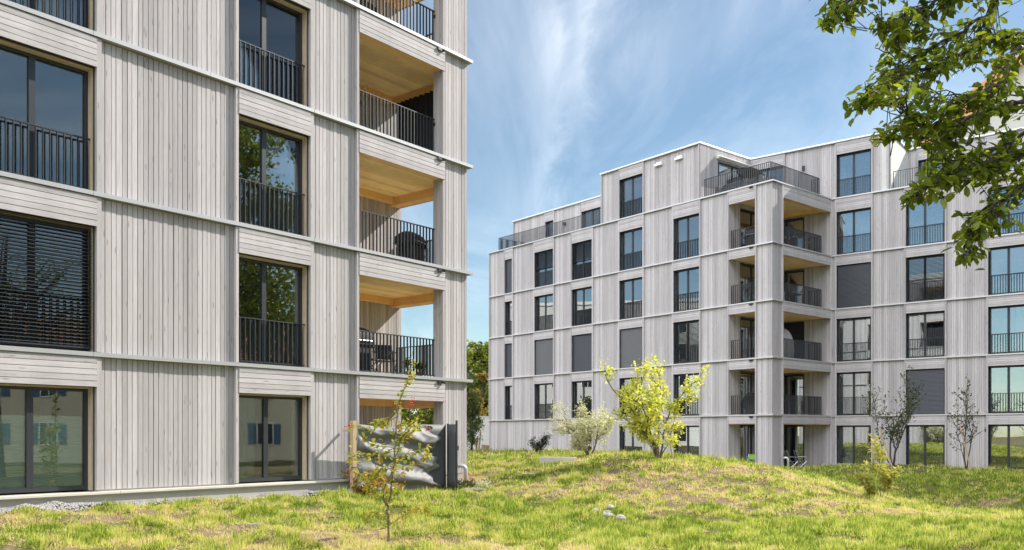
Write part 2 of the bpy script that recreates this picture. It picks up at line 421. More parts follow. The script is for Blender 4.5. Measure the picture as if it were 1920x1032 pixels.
# ------------------------------------------------------------------ the near block
LF = Fr(-1.25, 24.3, .8188, 1.0)                # long facade, u = 0 at its corner
LE = Fr(-1.25, 24.3, -LF.n[0], -LF.n[1])        # end facade (seen from outside only)
near = thing('apartment_building', 'grey timber-clad block in the left foreground, its top beyond the photo', 'apartment building', (-1.25, 24.3, .3))
LV = [.65, 3.23, 6.2, 9.15, 12.05, 15.0]
HEAD = .64; BT = .078
uA0, uA1, uB0, uB1, uC0, uC1 = -12.16, -10.27, -7.26, -5.38, -3.94, -1.03
DEPTH = 13.0
shell = MB(); inner = MB()
for f in range(5):
    z0, z1 = LV[f], LV[f + 1]
    pz0, pz1 = z0 + (.012 if f else .03), z1 - BT - .014
    hd = z1 - HEAD
    # cladding
    for a, c in ((-15.1, uA0), (uA1, uB0), (uB1, uC0)):
        panel(near, LF, a, c, pz0, pz1, .095, .07)
        shell.box(LF, a + .01, c - .01, -.34, -.036, z0 - .3 if f == 0 else z0, z1 - .01)
    for a, c in ((uA0, uA1), (uB0, uB1), (uC0, uC1 + .07)):
        spandrel(near, LF, a + .004, c - .004, hd, pz1)
        if c < -4: shell.box(LF, a, c, -.34, .06, hd + .035, z1 - .01)
    # windows
    if f == 0:
        w = window(near, LF, uA0, uA1, z0 + .02, hd, .43, False, None, None)
        mb = MB(); n = 40
        def fold(a, c):
            return LF.P(uA0 + .12 + (uA1 - uA0 - .24) * a, -.25 - (.008 if int(round(c * 56)) % 2 else 0), z0 + .12 + 1.28 * c)
        mb.grid(fold, 2, 56); mb.build('pleated_blind', M['plisse'], w)
        window(near, LF, uB0, uB1, z0 + .02, hd, .45, False, None, [(0, .40), (.86, 1)], cm='curtg')
    else:
        window(near, LF, uA0, uA1, z0, hd, .45, True, ('open', .03) if f == 1 else None, None if f < 3 else [(.3, .8)])
        window(near, LF, uB0, uB1, z0, hd, .425, True, None, [(.72, .93)] if f >= 3 else None)
    # interior floors, partition walls
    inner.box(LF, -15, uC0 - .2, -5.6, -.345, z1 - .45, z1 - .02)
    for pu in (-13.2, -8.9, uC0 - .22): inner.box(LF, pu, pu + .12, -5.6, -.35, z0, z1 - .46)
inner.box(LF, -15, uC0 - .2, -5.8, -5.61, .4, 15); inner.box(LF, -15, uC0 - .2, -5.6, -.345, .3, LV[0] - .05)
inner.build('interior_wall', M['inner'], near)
# the far sides: end facade beyond the loggia, back, left end
LOG = 2.7
for f in range(5):
    z0, z1 = LV[f] + .012, LV[f + 1] - BT
    for a, c in ((LOG, 5.2), (7.0, 9.2), (11.0, DEPTH)):
        panel(near, LE, a, c, z0, z1)
    for a, c in ((5.2, 7.0), (9.2, 11.0)):
        spandrel(near, LE, a + .004, c - .004, LV[f + 1] - HEAD, z1)
        window(near, LE, a, c, LV[f] + .012, LV[f + 1] - HEAD, .45, f > 0, None, [(.05, .5)])
        shell.box(LE, a, c, -.34, .06, LV[f + 1] - HEAD + .035, LV[f + 1] - .01)
for a, c in ((LOG + .02, 5.19), (7.01, 9.19), (11.01, DEPTH - .36)):
    shell.box(LE, a, c, -.34, -.036, .3, 15.0)
shell.box(LF, -15.1, -.36, -DEPTH, -DEPTH + .34, .3, 15.0)
shell.box(LF, -15.1, -14.76, -DEPTH + .35, -.35, .3, 15.0)
shell.build('wall', M['render'], near)
# aluminium bands, plinth, roof
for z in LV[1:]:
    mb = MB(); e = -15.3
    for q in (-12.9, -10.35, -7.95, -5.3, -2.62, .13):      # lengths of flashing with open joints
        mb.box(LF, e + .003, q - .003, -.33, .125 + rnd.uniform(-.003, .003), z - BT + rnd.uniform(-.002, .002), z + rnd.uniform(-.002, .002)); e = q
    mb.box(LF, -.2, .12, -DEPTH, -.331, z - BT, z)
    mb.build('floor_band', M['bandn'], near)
mb = MB(); mb.box(LF, -15.2, .02, -.6, .055, -.2, LV[0] - .055)
mb.build('plinth', M['concrete'], near)
mb = MB()
for k in range(5): mb.box(LF, -15.2 + k * 2.68, -15.2 + (k + 1) * 2.68 - .006, -.3, .13, LV[0] - .054, LV[0] - .002)
mb.build('plinth_ledge', M['ledge'], near, bevel=.006)
mb = MB(); mb.box(LF, -15.2, .1, -DEPTH - .1, .1, 15.002, 15.4); mb.build('roof', M['cap'], near)
# corner pillar, one length of cladding per storey
for f in range(5):
    z0, z1 = LV[f] + .012, LV[f + 1] - BT
    mb = MB()
    mb.box(LF, uC1 + .03, -.03, -.25, -.036, LV[f], LV[f + 1] - .01)
    boards(mb, LF, uC1 + .075, -.002, z0, z1, 0, .105)
    mb.box(LF, uC1, uC1 + .07, -.03, TD, z0, z1)
    boards(mb, Fr(*LF.P(uC1 + .03, -.28, 0)[:2], LF.n[0], LF.n[1]), -.0, .24, z0, z1, .03, .12)
    boards(mb, Fr(*LF.P(-.03, -.0, 0)[:2], -LF.n[0], -LF.n[1]), .0, .28, z0, z1, .03, .12)
    boards(mb, Fr(*LF.P(-.002, -.25, 0)[:2], -LF.t[0], -LF.t[1]), 0, 1.0, z0, z1, .03, .12)
    mb.build('corner_pillar', M['cladn'], near)
# loggias
for f in range(5):
    z0, z1 = LV[f], LV[f + 1]
    mb = MB(); mb.box(LF, uC0, -.045, -LOG - .05, -.045, z1 - .5, z1 - BT - .003)
    bal = mb.build('balcony', M['clt'], near)
    mb = MB()
    mb.box(LF, uC0, uC1 - .002, -.24, .06, z1 - HEAD + .03, z1 - .502)          # front beam
    mb.box(LF, -.34, -.04, -LOG, -.286, z1 - HEAD - .12, z1 - .503)             # end beam
    mb.box(LF, uC0 + .02, -.35, -LOG, -LOG + .16, z1 - HEAD - .06, z1 - .504)  # beam along the back
    mb.build('beam', M['beam'], bal)
    mb = MB(); slats(mb, LE, .285, LOG, z1 - HEAD - .12, z1 - BT, .04)
    mb.build('end_fascia', cladh(LE), bal)
    zl = z0 + (.0 if f else -.1)
    mb = MB(); boards(mb, LF, uC0, .0, z0, z1 - .505, -LOG); mb.box(LF, uC0, -.03, -LOG - .3, -LOG - .036, z0, z1 - .505)
    mb.build('back_wall', M['cladn'], bal)
    mb = MB(); boards(mb, Fr(*LF.P(uC0, 0, 0)[:2], -LF.n[0], -LF.n[1]), .02, LOG, z0, z1 - .505, .02)
    mb.build('side_wall', M['cladn'], bal)
    c = LF.P(uC0 + 1.05, -1.25, 0); lamp(bal, c[0], c[1], z1 - .52)
    mb = MB(); n = 13
    for k in range(n):
        mb.box(LF, uC0 + .01, -.345, -LOG + .165 + (LOG - .41) * k / n, -LOG + .165 + (LOG - .41) * (k + 1) / n - .004, z1 - .52 - rnd.uniform(0, .002), z1 - .5005)
    mb.build('ceiling', M['clt'], bal)
    mb = MB(); mb.box(LF, uC1 - .24, uC1 - .1, .104, .15, z1 - BT - .09, z1 - BT - .02); mb.tube([LF.P(uC1 - .04, .1, z1 - BT - .05), LF.P(uC1 - .04, .19, z1 - BT - .075)], .028, 10)
    mb.build('spot_lamp', M['black'], bal)
    if f:
        p = [LF.P(uC0 + .03, -.235, 0)[:2], LF.P(uC1 + .05, -.235, 0)[:2]]
        e = [LF.P(-.14, -.32, 0)[:2], LF.P(-.14, -LOG + .05, 0)[:2]]
        mb = railing_mesh(p, z0, 1.03, .118); m2 = railing_mesh(e, z0, 1.03, .118); mb.add(m2.v, m2.f)
        for hz in (.12, .9): mb.box(LF, uC1 - .0, uC1 + .06, -.275, -.2, z0 + hz - .05, z0 + hz + .05)
        mb.build('railing', M['rail'], bal)
mb = MB(); mb.box(LF, uC0, .02, -LOG - .6, .0, .1, LV[0] - .06); mb.build('terrace_slab', M['concrete'], near)
# ------------------------------------------------------------------ the far block, two wings and a corner of loggias
C0 = (13.34, 45.1)
LW = Fr(C0[0], C0[1], .6355, -.7721)            # left wing facade, u = 0 at the loggia corner
SW = Fr(C0[0], C0[1], .7618, .6478)             # short face of the loggias
S0 = SW.P(5.67, 0, 0)[:2]
RW = Fr(S0[0], S0[1], .7892, -.6142)            # right wing facade
far = thing('apartment_building', 'grey timber-clad block across the lawn with a corner of stacked loggias and roof terraces', 'apartment building', (13.34, 45.1, -.1))
FV = [-.1, 2.774, 5.73, 8.67, 11.62, 14.78]; TOP = 17.9; FB = .068; WH = 2.36
cols = [('a', LW.u(947.5), LW.u(961.5)), ('b', LW.u(1003), LW.u(1038.5)), ('c', LW.u(1073), LW.u(1111.3)), ('d', LW.u(1162.3), LW.u(1206.3)), ('e', LW.u(1263.6), LW.u(1312.6))]
uL0 = LW.u(918); uG0, uG1 = LW.u(1367.5), LW.u(1417.3)
W = {  # storey, column -> blind, curtain, curtain cloth
 ('a', 4): (('shut', 0), None), ('b', 4): (('open', .52), [(.05, .5)]), ('c', 4): (('open', .5), [(.1, .5)]), ('d', 4): (None, [(.05, .5), (.62, 1)]), ('e', 4): (None, [(.0, .3), (.75, 1)]),
 ('a', 3): (None, None), ('b', 3): (None, [(.05, .3)]), ('c', 3): (None, [(.55, .95)]), ('d', 3): (None, [(.25, .5)]), ('e', 3): (None, [(0, .22)]),
 ('a', 2): (('shut', 0), None), ('b', 2): (('shut', 0, 'blindg'), None), ('c', 2): (('shut', 0), None), ('d', 2): (('shut', 0, 'blindg'), None), ('e', 2): (('open', .02), None),
 ('a', 1): (None, None), ('b', 1): (None, [(.05, .25)]), ('c', 1): (None, None), ('d', 1): (None, [(.0, .3)]), ('e', 1): (None, [(.8, 1)]),
 ('c', 0): (None, [(.1, 1)], 'curtg'), ('d', 0): (None, [(.05, 1)], 'curtg'), ('e', 0): (None, [(.05, .95)], 'curtg'),
 ('f', 4): (None, [(.0, 1)]), ('g', 4): (None, [(0, 1)]), ('h', 4): (None, [(0, .4)]),
 ('f', 3): (('shut', 0), None), ('g', 3): (('open', .02), None), ('h', 3): (None, None),
 ('f', 2): (None, [(.62, 1)]), ('g', 2): (None, None), ('h', 2): (None, [(.6, 1)]),
 ('f', 1): (None, None), ('g', 1): (('shut', 0), None), ('h', 1): (None, None),
 ('f', 0): (None, [(.0, .46)]), ('g', 0): (None, [(.0, .42), (.56, 1)], 'curtb'), ('h', 0): (None, [(.5, 1)], 'curtb')}
fsh = MB(); fsl = MB(); fin = MB()
def storey(fr, f, segs, us, ue, dep):
    """one storey of a wing: windows at segs, cladding between them"""
    z0, z1 = FV[f], FV[f + 1]; pz0, pz1 = z0 + (.012 if f else .0), z1 - FB - .014; hd = z0 + (WH if f else 2.32)
    u = us
    for k, a, c in sorted(segs, key=lambda s: s[1]) + [(None, ue, None)]:
        if a - u > .1:
            panel(far, fr, u, a, pz0, pz1, .09, .08)
            (fsl if fr is LW else fsh).box(fr, u + .01, a - .01, -.34, -.036, z0, z1 - .01)
        if k is None: break
        spandrel(far, fr, a + .004, c - .004, hd, pz1, .07)
        (fsl if fr is LW else fsh).box(fr, a, c, -.34, .03, hd + .035, z1 - .01)
        st = W.get((k, f), (None, None))
        window(far, fr, a, c, z0 + (.0 if f else .1), hd, None if k == 'a' else .47, f > 0, st[0], st[1], rec=-.15, lining=False, cm=st[2] if len(st) > 2 else 'curtw')
        u = c
    fin.box(fr, us + .4, ue - .35, -dep, -.345, z1 - .42, z1 - .03)
    for v in [us + .5] + [(s[2] + t[1]) / 2 for s, t in zip(segs, segs[1:])] + [ue - .5]:
        fin.box(fr, v - .06, v + .06, -dep, -.35, z0 + .0, z1 - .43)
    fin.box(fr, us + .4, ue - .35, -dep - .15, -dep - .001, z0, z1)
for f in range(5):
    storey(LW, f, [s for s in cols if not (f == 0 and s[0] in 'ab')], uL0, uG0, 4.4)
rcols = [('f', RW.u(1569), RW.u(1634)), ('g', RW.u(1699), RW.u(1772)), ('h', RW.u(1853), RW.u(1933)), ('i', RW.u(2060), RW.u(2155))]
uR1 = 24.0
for f in range(5): storey(RW, f, rcols, .0, uR1, 5.2)
# inside the loggias: end wall of the left wing, the right wing's face running on behind them
IW = Fr(*LW.P(uG0, 0, 0)[:2], -LW.n[0], -LW.n[1])      # from the facade inward; its outward side faces the loggia
E = IW.P(5.08, 0, 0)[:2]
uE = -math.hypot(E[0] - S0[0], E[1] - S0[1])
LP = [C0, IW.o, E, S0]
def inset(poly, k):
    cx = sum(p[0] for p in poly) / len(poly); cy = sum(p[1] for p in poly) / len(poly)
    return [(cx + (p[0] - cx) * k, cy + (p[1] - cy) * k) for p in poly]
pa, pc = RW.u(1470), RW.u(1508)
for f in range(5):
    z0, z1 = FV[f], FV[f + 1]; hd = z0 + WH
    zl = z0 + .005
    mb = MB(); mb.prism(inset(LP, .985), z1 - .50, z1 - FB - .004); bal = mb.build('balcony', M['clt'], far)
    ls = LW.P(uG1, 0, 0)
    mb = MB()
    mb.box(LW, uG0 + .02, uG1 - .003, -.26, .04, hd + .06, z1 - .503); mb.box(SW, SW.u(1466.5) + .005, 5.5, -.26, .04, hd + .06, z1 - .504)
    mb.box(RW, uE + .05, -.08, .04, .22, hd + .12, z1 - .505)
    mb.build('beam', M['beam'], bal)
    mb = MB(); slats(mb, LW, uG0 + .004, uG1 - .004, hd + .04, z1 - FB, .07); mb.build('spandrel_panel', cladh(LW), bal)
    mb = MB(); u1 = SW.u(1466.5); slats(mb, SW, u1 + .004, 5.62, hd + .04, z1 - FB, .07)
    slats(mb, Fr(*SW.P(5.6, .0, 0)[:2], -SW.n[0], -SW.n[1]), -.06, .25, hd + .04, z1 - FB, .03)
    mb.build('spandrel_panel', cladh(SW), bal)
    # doors and cladding inside
    mb = MB(); boards(mb, IW, .0, .98, z0, z1 - .505, .0); boards(mb, IW, 3.3, 5.05, z0, z1 - .505, 0); boards(mb, IW, .985, 3.295, hd, z1 - .506, 0)
    boards(mb, RW, pc + .005, -.02, z0, z1 - .505, .0); boards(mb, RW, uE, pa - 1.2, z0, z1 - .505, 0); boards(mb, RW, pa - 1.195, pc, hd, z1 - .506, 0)
    mb.build('back_wall', M['clad'], bal)
    fsl.box(IW, .02, .975, -.25, -.036, z0, z1 - .51); fsh.box(IW, 3.31, 5.0, -.25, -.036, z0, z1 - .51)
    fsh.box(RW, pc + .01, -.05, -.25, -.036, z0, z1 - .51); fsh.box(RW, uE - .1, pa - 1.21, -.25, -.037, z0, z1 - .51)
    window(far, IW, .985, 3.295, z0, hd - .005, .5, False, None, [(.3, .6)], rec=-.1, lining=False, label='glazed door inside the loggia')
    window(far, RW, pa - 1.195, pc, z0, hd - .005, .55, False, ('shut', .05) if f == 2 else None, [(.66, 1)] if f in (0, 3, 4) else None, rec=-.1, lining=False, cm='curtg' if f == 0 else 'curtb', label='glazed door inside the loggia')
    # dim rooms behind the doors
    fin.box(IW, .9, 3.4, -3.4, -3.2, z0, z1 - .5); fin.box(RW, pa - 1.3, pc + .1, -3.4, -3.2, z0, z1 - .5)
    mb = MB()
    mb.box(LW, uG1 + .04, -.04, -.4, -.036, z0, z1 - .01); mb.box(SW, .45, u1 - .03, -.3, -.036, z0, z1 - .01)
    boards(mb, LW, uG1 + .08, -.002, z0 + .012, z1 - FB, 0); mb.box(LW, uG1, uG1 + .075, -.03, TD, z0 + .012, z1 - FB)
    boards(mb, SW, .0, u1 - .08, z0 + .012, z1 - FB, 0); mb.box(SW, u1 - .075, u1, -.03, TD, z0 + .012, z1 - FB)
    mb.build('corner_pillar', M['clad'], far)
    if f:
        p = [LW.P(uG0 + .03, -.16, 0)[:2], LW.P(uG1 + .05, -.16, 0)[:2]]; q = [SW.P(u1 - .05, -.16, 0)[:2], SW.P(4.95, -.16, 0)[:2]]
        mb = railing_mesh(p, z0, 1.03, .118); m2 = railing_mesh(q, z0, 1.03, .118); mb.add(m2.v, m2.f)
        m2 = railing_mesh([SW.P(4.95, -.16, 0)[:2], SW.P(4.95, -.9, 0)[:2]], z0, 1.03, .118); mb.add(m2.v, m2.f)
        mb.build('railing', M['rail'], bal)
    mb = MB(); mb.box(LW, uG1 - .34, uG1 - .2, .074, .13, z1 - FB - .1, z1 - FB - .02); mb.tube([LW.P(uG1 - .15, .09, z1 - FB - .05), LW.P(uG1 - .15, .19, z1 - FB - .08)], .035, 10)
    mb.build('spot_lamp', M['black'], bal)
fsh.build('wall', M['render'], far); fsl.build('wall', M['render'], far)
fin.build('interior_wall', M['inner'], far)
# metal bands
for z in FV[1:]:
    mb = MB()
    mb.box(LW, uL0 - .1, .115, -.335, .11, z - FB, z); mb.box(SW, .0, 5.68, -.34, .11, z - FB, z - .0005)
    mb.box(RW, -.02, uR1, -.336, .11, z - FB, z - .001)
    mb.build('floor_band', M['band'], far)
# base, terrace of the loggia corner
mb = MB(); mb.box(LW, uL0, .06, -.35, .06, -.6, -.03); mb.box(SW, -.06, .75, -.3, .07, -.6, -.03)
mb.box(RW, -.35 + 0, 2.0, -.33, .62, -.6, .12); mb.box(RW, 2.01, uR1, -.33, .05, -.6, -.02); mb.build('plinth', M['concrete'], far)
mb = MB(); mb.prism([C0, IW.o, E, S0, SW.P(5.3, 1.2, 0)[:2], SW.P(.8, 1.2, 0)[:2]], -.7, -.11); mb.build('terrace_slab', M['concrete'], far)
# flat roofs and rear walls
Aq = LW.P(uL0, 0, 0)[:2]; RE = RW.P(uR1, 0, 0)[:2]
RB = RW.P(uR1, -13, 0)[:2]; AB = LW.P(uL0, -13, 0)[:2]
mb = MB(); mb.prism([LW.P(uL0 + .1, -.34, 0)[:2], LW.P(-.34, -.34, 0)[:2], SW.P(5.6, -.4, 0)[:2], RW.P(uR1 - .1, -.4, 0)[:2], RB, AB], 14.30, 14.76); mb.build('roof', M['render'], far)
mb = MB()
def wallseg(p, q, z0, z1, t=.3):
    f2 = Fr(p[0], p[1], q[0] - p[0], q[1] - p[1]); L = math.hypot(q[0] - p[0], q[1] - p[1]); mb.box(f2, .02, L - .02, -t, 0, z0, z1)
wallseg(RE, RB, -.3, 14.29); wallseg(RB, AB, -.3, 14.29); wallseg(AB, Aq, -.3, 14.29); mb.build('rear_wall', M['render'], far)
# ---- penthouses
zT = FV[5]
def attic(fr, u0, u1, wins, depth, name, ztop=TOP, z0=zT, tl=True):
    hd = z0 + WH
    u = u0
    for a, c, st in wins + [(u1, None, None)]:
        if a - u > .1: panel(far, fr, u, a, z0 + .012, ztop - .115)
        if c is None: break
        spandrel(far, fr, a + .004, c - .004, hd, ztop - .115, .07)
        window(far, fr, a, c, z0, hd, .47 if c - a > 1 else None, st[2], st[0], st[1], rec=-.15, lining=False)
        u = c
    mb = MB()
    u = u0
    for a, c, st in wins + [(u1, None, None)]:
        if a - u > .1: mb.box(fr, u + .02, a - .01, -.3, -.036, z0 + .002, ztop - .12)
        if c is None: break
        mb.box(fr, a, c, -.3, .03, hd + .035, ztop - .12); u = c
    mb.box(fr, u0 + .02, u1 - .02, -depth, -depth + .2, z0 + .002, ztop - .12)
    mb.box(fr, u0 + .02, u0 + .2, -depth + .21, -.31, z0 + .002, ztop - .12); mb.box(fr, u1 - .2, u1 - .02, -depth + .21, -.31, z0 + .002, ztop - .12)
    mb.build('attic_wall', M['render'], far)
    mb = MB(); mb.box(fr, u0 - .06, u1 + .06, -depth - .06, .13, ztop - .10, ztop); mb.build('roof', M['cap'], far, bevel=.02)
# block standing flush with the left wing
uP0, uP1 = LW.u(1128), LW.u(1312.6)
attic(LW, uP0, uP1, [(LW.u(1162.3), LW.u(1206.3), (None, [(0, .48), (.55, 1)], True))], 5.6, 'p1')
SP = Fr(*LW.P(uP1, 0, 0)[:2], -LW.n[0], -LW.n[1])
mb = MB(); boards(mb, SP, .0, 1.55, zT + .012, TOP - .115, .03); boards(mb, SP, 4.2, 5.6, zT + .012, TOP - .115, .03); boards(mb, SP, 1.555, 4.195, zT + WH, TOP - .115, .03)
mb.build('wall_panel', M['clad'], far)
window(far, SP, 1.56, 4.19, zT + .01, zT + WH - .005, .5, False, None, [(.1, .4)], rec=.02, lining=False, label='glazed terrace door of the penthouse')
mb = MB(); mb.box(SP, 1.4, 4.4, .03, .18, zT + WH + .12, zT + WH + .3)
mb.add([SP.P(1.45, .18, zT + WH + .26), SP.P(4.35, .18, zT + WH + .26), SP.P(4.35, .52, zT + WH + .10), SP.P(1.45, .52, zT + WH + .10), SP.P(1.45, .18, zT + WH + .24), SP.P(4.35, .18, zT + WH + .24), SP.P(4.35, .52, zT + WH + .08), SP.P(1.45, .52, zT + WH + .08)],
       [(0, 1, 2, 3), (7, 6, 5, 4), (2, 6, 7, 3), (0, 4, 5, 1), (1, 5, 6, 2), (3, 7, 4, 0)])
mb.build('awning', M['white'], far)
for px in (1236, 1274):
    u = LW.u(px); mb = MB(); mb.box(LW, u - .27, u + .27, .0, .13, TOP - .62, TOP - .50); mb.box(LW, u - .2, u + .2, .02, .05, TOP - .5, TOP - .40); mb.build('wall_vent', M['white'], far)
# block flush with the right wing
uQ0, uQ1 = RW.u(1400), RW.u(1668)
attic(RW, uQ0, uQ1, [(RW.u(1407), RW.u(1470), (None, [(.3, .7)], False)), (RW.u(1569), RW.u(1634), (None, [(0, 1)], True))], 7.0, 'p2')
u = RW.u(1507); mb = MB(); mb.box(RW, u - .06, u + .06, .005, .11, zT + 1.85, zT + 2.1); mb.build('wall_lamp', M['black'], far)
# slanting cheek and the set-back attic to its right
Q1 = RW.P(uQ1, 0, 0)[:2]; Q2 = (Q1[0] + 1.89, Q1[1] + 3.38)
ck = Fr(Q1[0], Q1[1], 1.89, 3.38)
mb = MB(); boards(mb, ck, .0, 3.85, zT + .012, TOP - .115, .05); mb.build('wall_panel', M['clad'], far)
mb = MB(); mb.box(ck, .02, 3.87, -.4, .0, zT, TOP - .102); mb.build('attic_wall', M['render'], far)
mb = MB(); mb.box(ck, -.06, 3.9, -.5, .10, TOP - .099, TOP + .003); mb.build('roof', M['cap'], far)
SB = Fr(Q2[0], Q2[1], .7892, -.6142)
attic(SB, .06, 15.5, [(SB.u(1722), SB.u(1776), (None, [(.0, .5)], False)), (SB.u(1850), SB.u(1905), (None, None, False))], 5.5, 'p3')
# set-back attic at the left end
A3 = (0.13, 66.7); SA = Fr(A3[0], A3[1], .6355, -.7721)
attic(SA, 0, 9.7, [(SA.u(1023), SA.u(1039), (None, None, False)), (SA.u(1091), SA.u(1128), (None, [(.3, .9)], False))], 6.0, 'p0')
u = SA.u(1060); mb = MB(); mb.box(SA, u - .1, u + .1, .005, .16, zT + 1.75, zT + 1.95); mb.build('wall_lamp', M['black'], far)
# terrace railings along the roof edges
r0 = LW.P(uL0 + .55, -.42, 0)[:2]
railing_mesh([LW.P(uL0 + .55, -4.4, 0)[:2], r0, LW.P(uP0 - .02, -.42, 0)[:2]], zT - .02, 1.05, .118, t=.009).build('terrace_railing', M['rail'], far)
railing_mesh([LW.P(uP1 + .1, -.3, 0)[:2], LW.P(-.32, -.3, 0)[:2], SW.P(5.0, -.3, 0)[:2], SW.P(5.0, -.75, 0)[:2]], zT - .02, 1.1, .118, t=.009).build('terrace_railing', M['rail'], far)
railing_mesh([RW.P(uQ1 + .1, -.4, 0)[:2], RW.P(uR1 - .5, -.4, 0)[:2]], zT - .02, 1.05, .118, t=.009).build('terrace_railing', M['rail'], far)
# ------------------------------------------------------------------ the lawn
def axis(lo, hi, f0, f1, fine, grow=1.25):
    a = list(np.arange(f0, f1 + 1e-6, fine)); s = fine
    while a[-1] < hi: s *= grow; a.append(a[-1] + s)
    s = fine
    while a[0] > lo: s *= grow; a.insert(0, a[0] - s)
    return np.array(a)
xs = axis(-700, 700, -12, 16, .2); ys = axis(-500, 900, 9, 46, .2)
X, Y = np.meshgrid(xs, ys)
Zg = ground_z(X.ravel(), Y.ravel())
nx, ny = len(xs), len(ys)
idx = np.arange(nx * ny).reshape(ny, nx)
fc = np.stack([idx[:-1, :-1].ravel(), idx[:-1, 1:].ravel(), idx[1:, 1:].ravel(), idx[1:, :-1].ravel()], 1)
def dryness(x, y):
    """0 fresh green .. 1 straw and bare soil; worn patches of the lawn, and shade before the right wing put in as green"""
    n = .22 * vnoise(x, y, 2.3) + .38 * vnoise(x + 9, y - 4, .75) + .40 * vnoise(x, y, .28)
    d = n
    for cx, cy, rx, ry, a in ((-4.2, 14.6, 3.6, 1.3, .17), (-1.7, 13.9, 1.3, .8, .22), (6.5, 24.6, 3.2, 2.4, .13), (3.5, 22.5, 1.6, 2.2, .10), (.5, 23, 1.2, 1.4, .08), (11.9, 26.5, 1.6, 1.0, .30), (13.6, 29, 2.0, 1.2, .25),
                              (-1.0, 28, 2.5, 2.5, .06), (9.5, 21, 2.5, 1.5, .12), (6, 16, 5, 1.8, -.14), (1.5, 16, 2, 3, -.10), (-1, 19, 2.5, 2.5, -.08), (14, 33, 8, 5, -.30), (1, 33, 6, 5, -.02)):  # the strongest green patch puts the right wing's shade into the lawn colour
        d = d + 1.35 * a * np.exp(-((x - cx) / rx) ** 2 - ((y - cy) / ry) ** 2)
    return np.clip((d - .40) / .36, 0, 1)
m, nt, out = mat('lawn_soil')
at_ = nd(nt, 'ShaderNodeAttribute', attribute_name='dry'); tc = nd(nt, 'ShaderNodeTexCoord')
n1 = nd(nt, 'ShaderNodeTexNoise', {'Vector': tc.outputs['Object'], 'Scale': 14., 'Detail': 6}).outputs['Fac']
n2 = nd(nt, 'ShaderNodeTexNoise', {'Vector': tc.outputs['Object'], 'Scale': 2.2, 'Detail': 4}).outputs['Fac']
green = mixc(nt, n1, (.045, .045, .015), (.18, .18, .05)); dry = mixc(nt, n1, (.09, .06, .04), (.34, .25, .165))
f = math_(nt, 'ADD', at_.outputs['Fac'], math_(nt, 'MULTIPLY_ADD', n2, .5, -.25), clamp=True)
b = nd(nt, 'ShaderNodeBsdfPrincipled', {'Base Color': mixc(nt, f, green, dry), 'Roughness': .95, 'Specular IOR Level': .1})
bp = nd(nt, 'ShaderNodeBump', {'Height': n1, 'Strength': .8, 'Distance': .05}); nt.links.new(bp.outputs[0], b.inputs['Normal'])
nt.links.new(b.outputs[0], out.inputs[0]); M['soil'] = m
g = np_mesh('ground', np.stack([X.ravel(), Y.ravel(), Zg], 1), fc, m, None, {'dry': dryness(X.ravel(), Y.ravel())}, True)
tag(g, kind='structure')

def side(fr, x, y):
    """distance in front of a facade"""
    return (x - fr.o[0]) * fr.n[0] + (y - fr.o[1]) * fr.n[1]
def along(fr, x, y): return (x - fr.o[0]) * fr.t[0] + (y - fr.o[1]) * fr.t[1]
def lawn_mask(x, y):
    ok = (side(LF, x, y) > .47) | (along(LF, x, y) > .35)
    ok &= ~((side(LW, x, y) < .15) & (along(LW, x, y) > uL0 - .2) & (side(SW, x, y) < 1.25) & (along(RW, x, y) < 0))
    ok &= ~((side(RW, x, y) < .3) & (along(RW, x, y) > -.5))
    ok &= ~((side(SW, x, y) < 1.25) & (side(SW, x, y) > -8) & (along(SW, x, y) > .7) & (along(SW, x, y) < 5.4))
    for cx, cy, r in bare: ok &= (x - cx) ** 2 + (y - cy) ** 2 > r * r
    return ok
bare = [(1.55, 29.0, .0), (-.55, 26.6, .45), (2.2, 18.7, .22)]
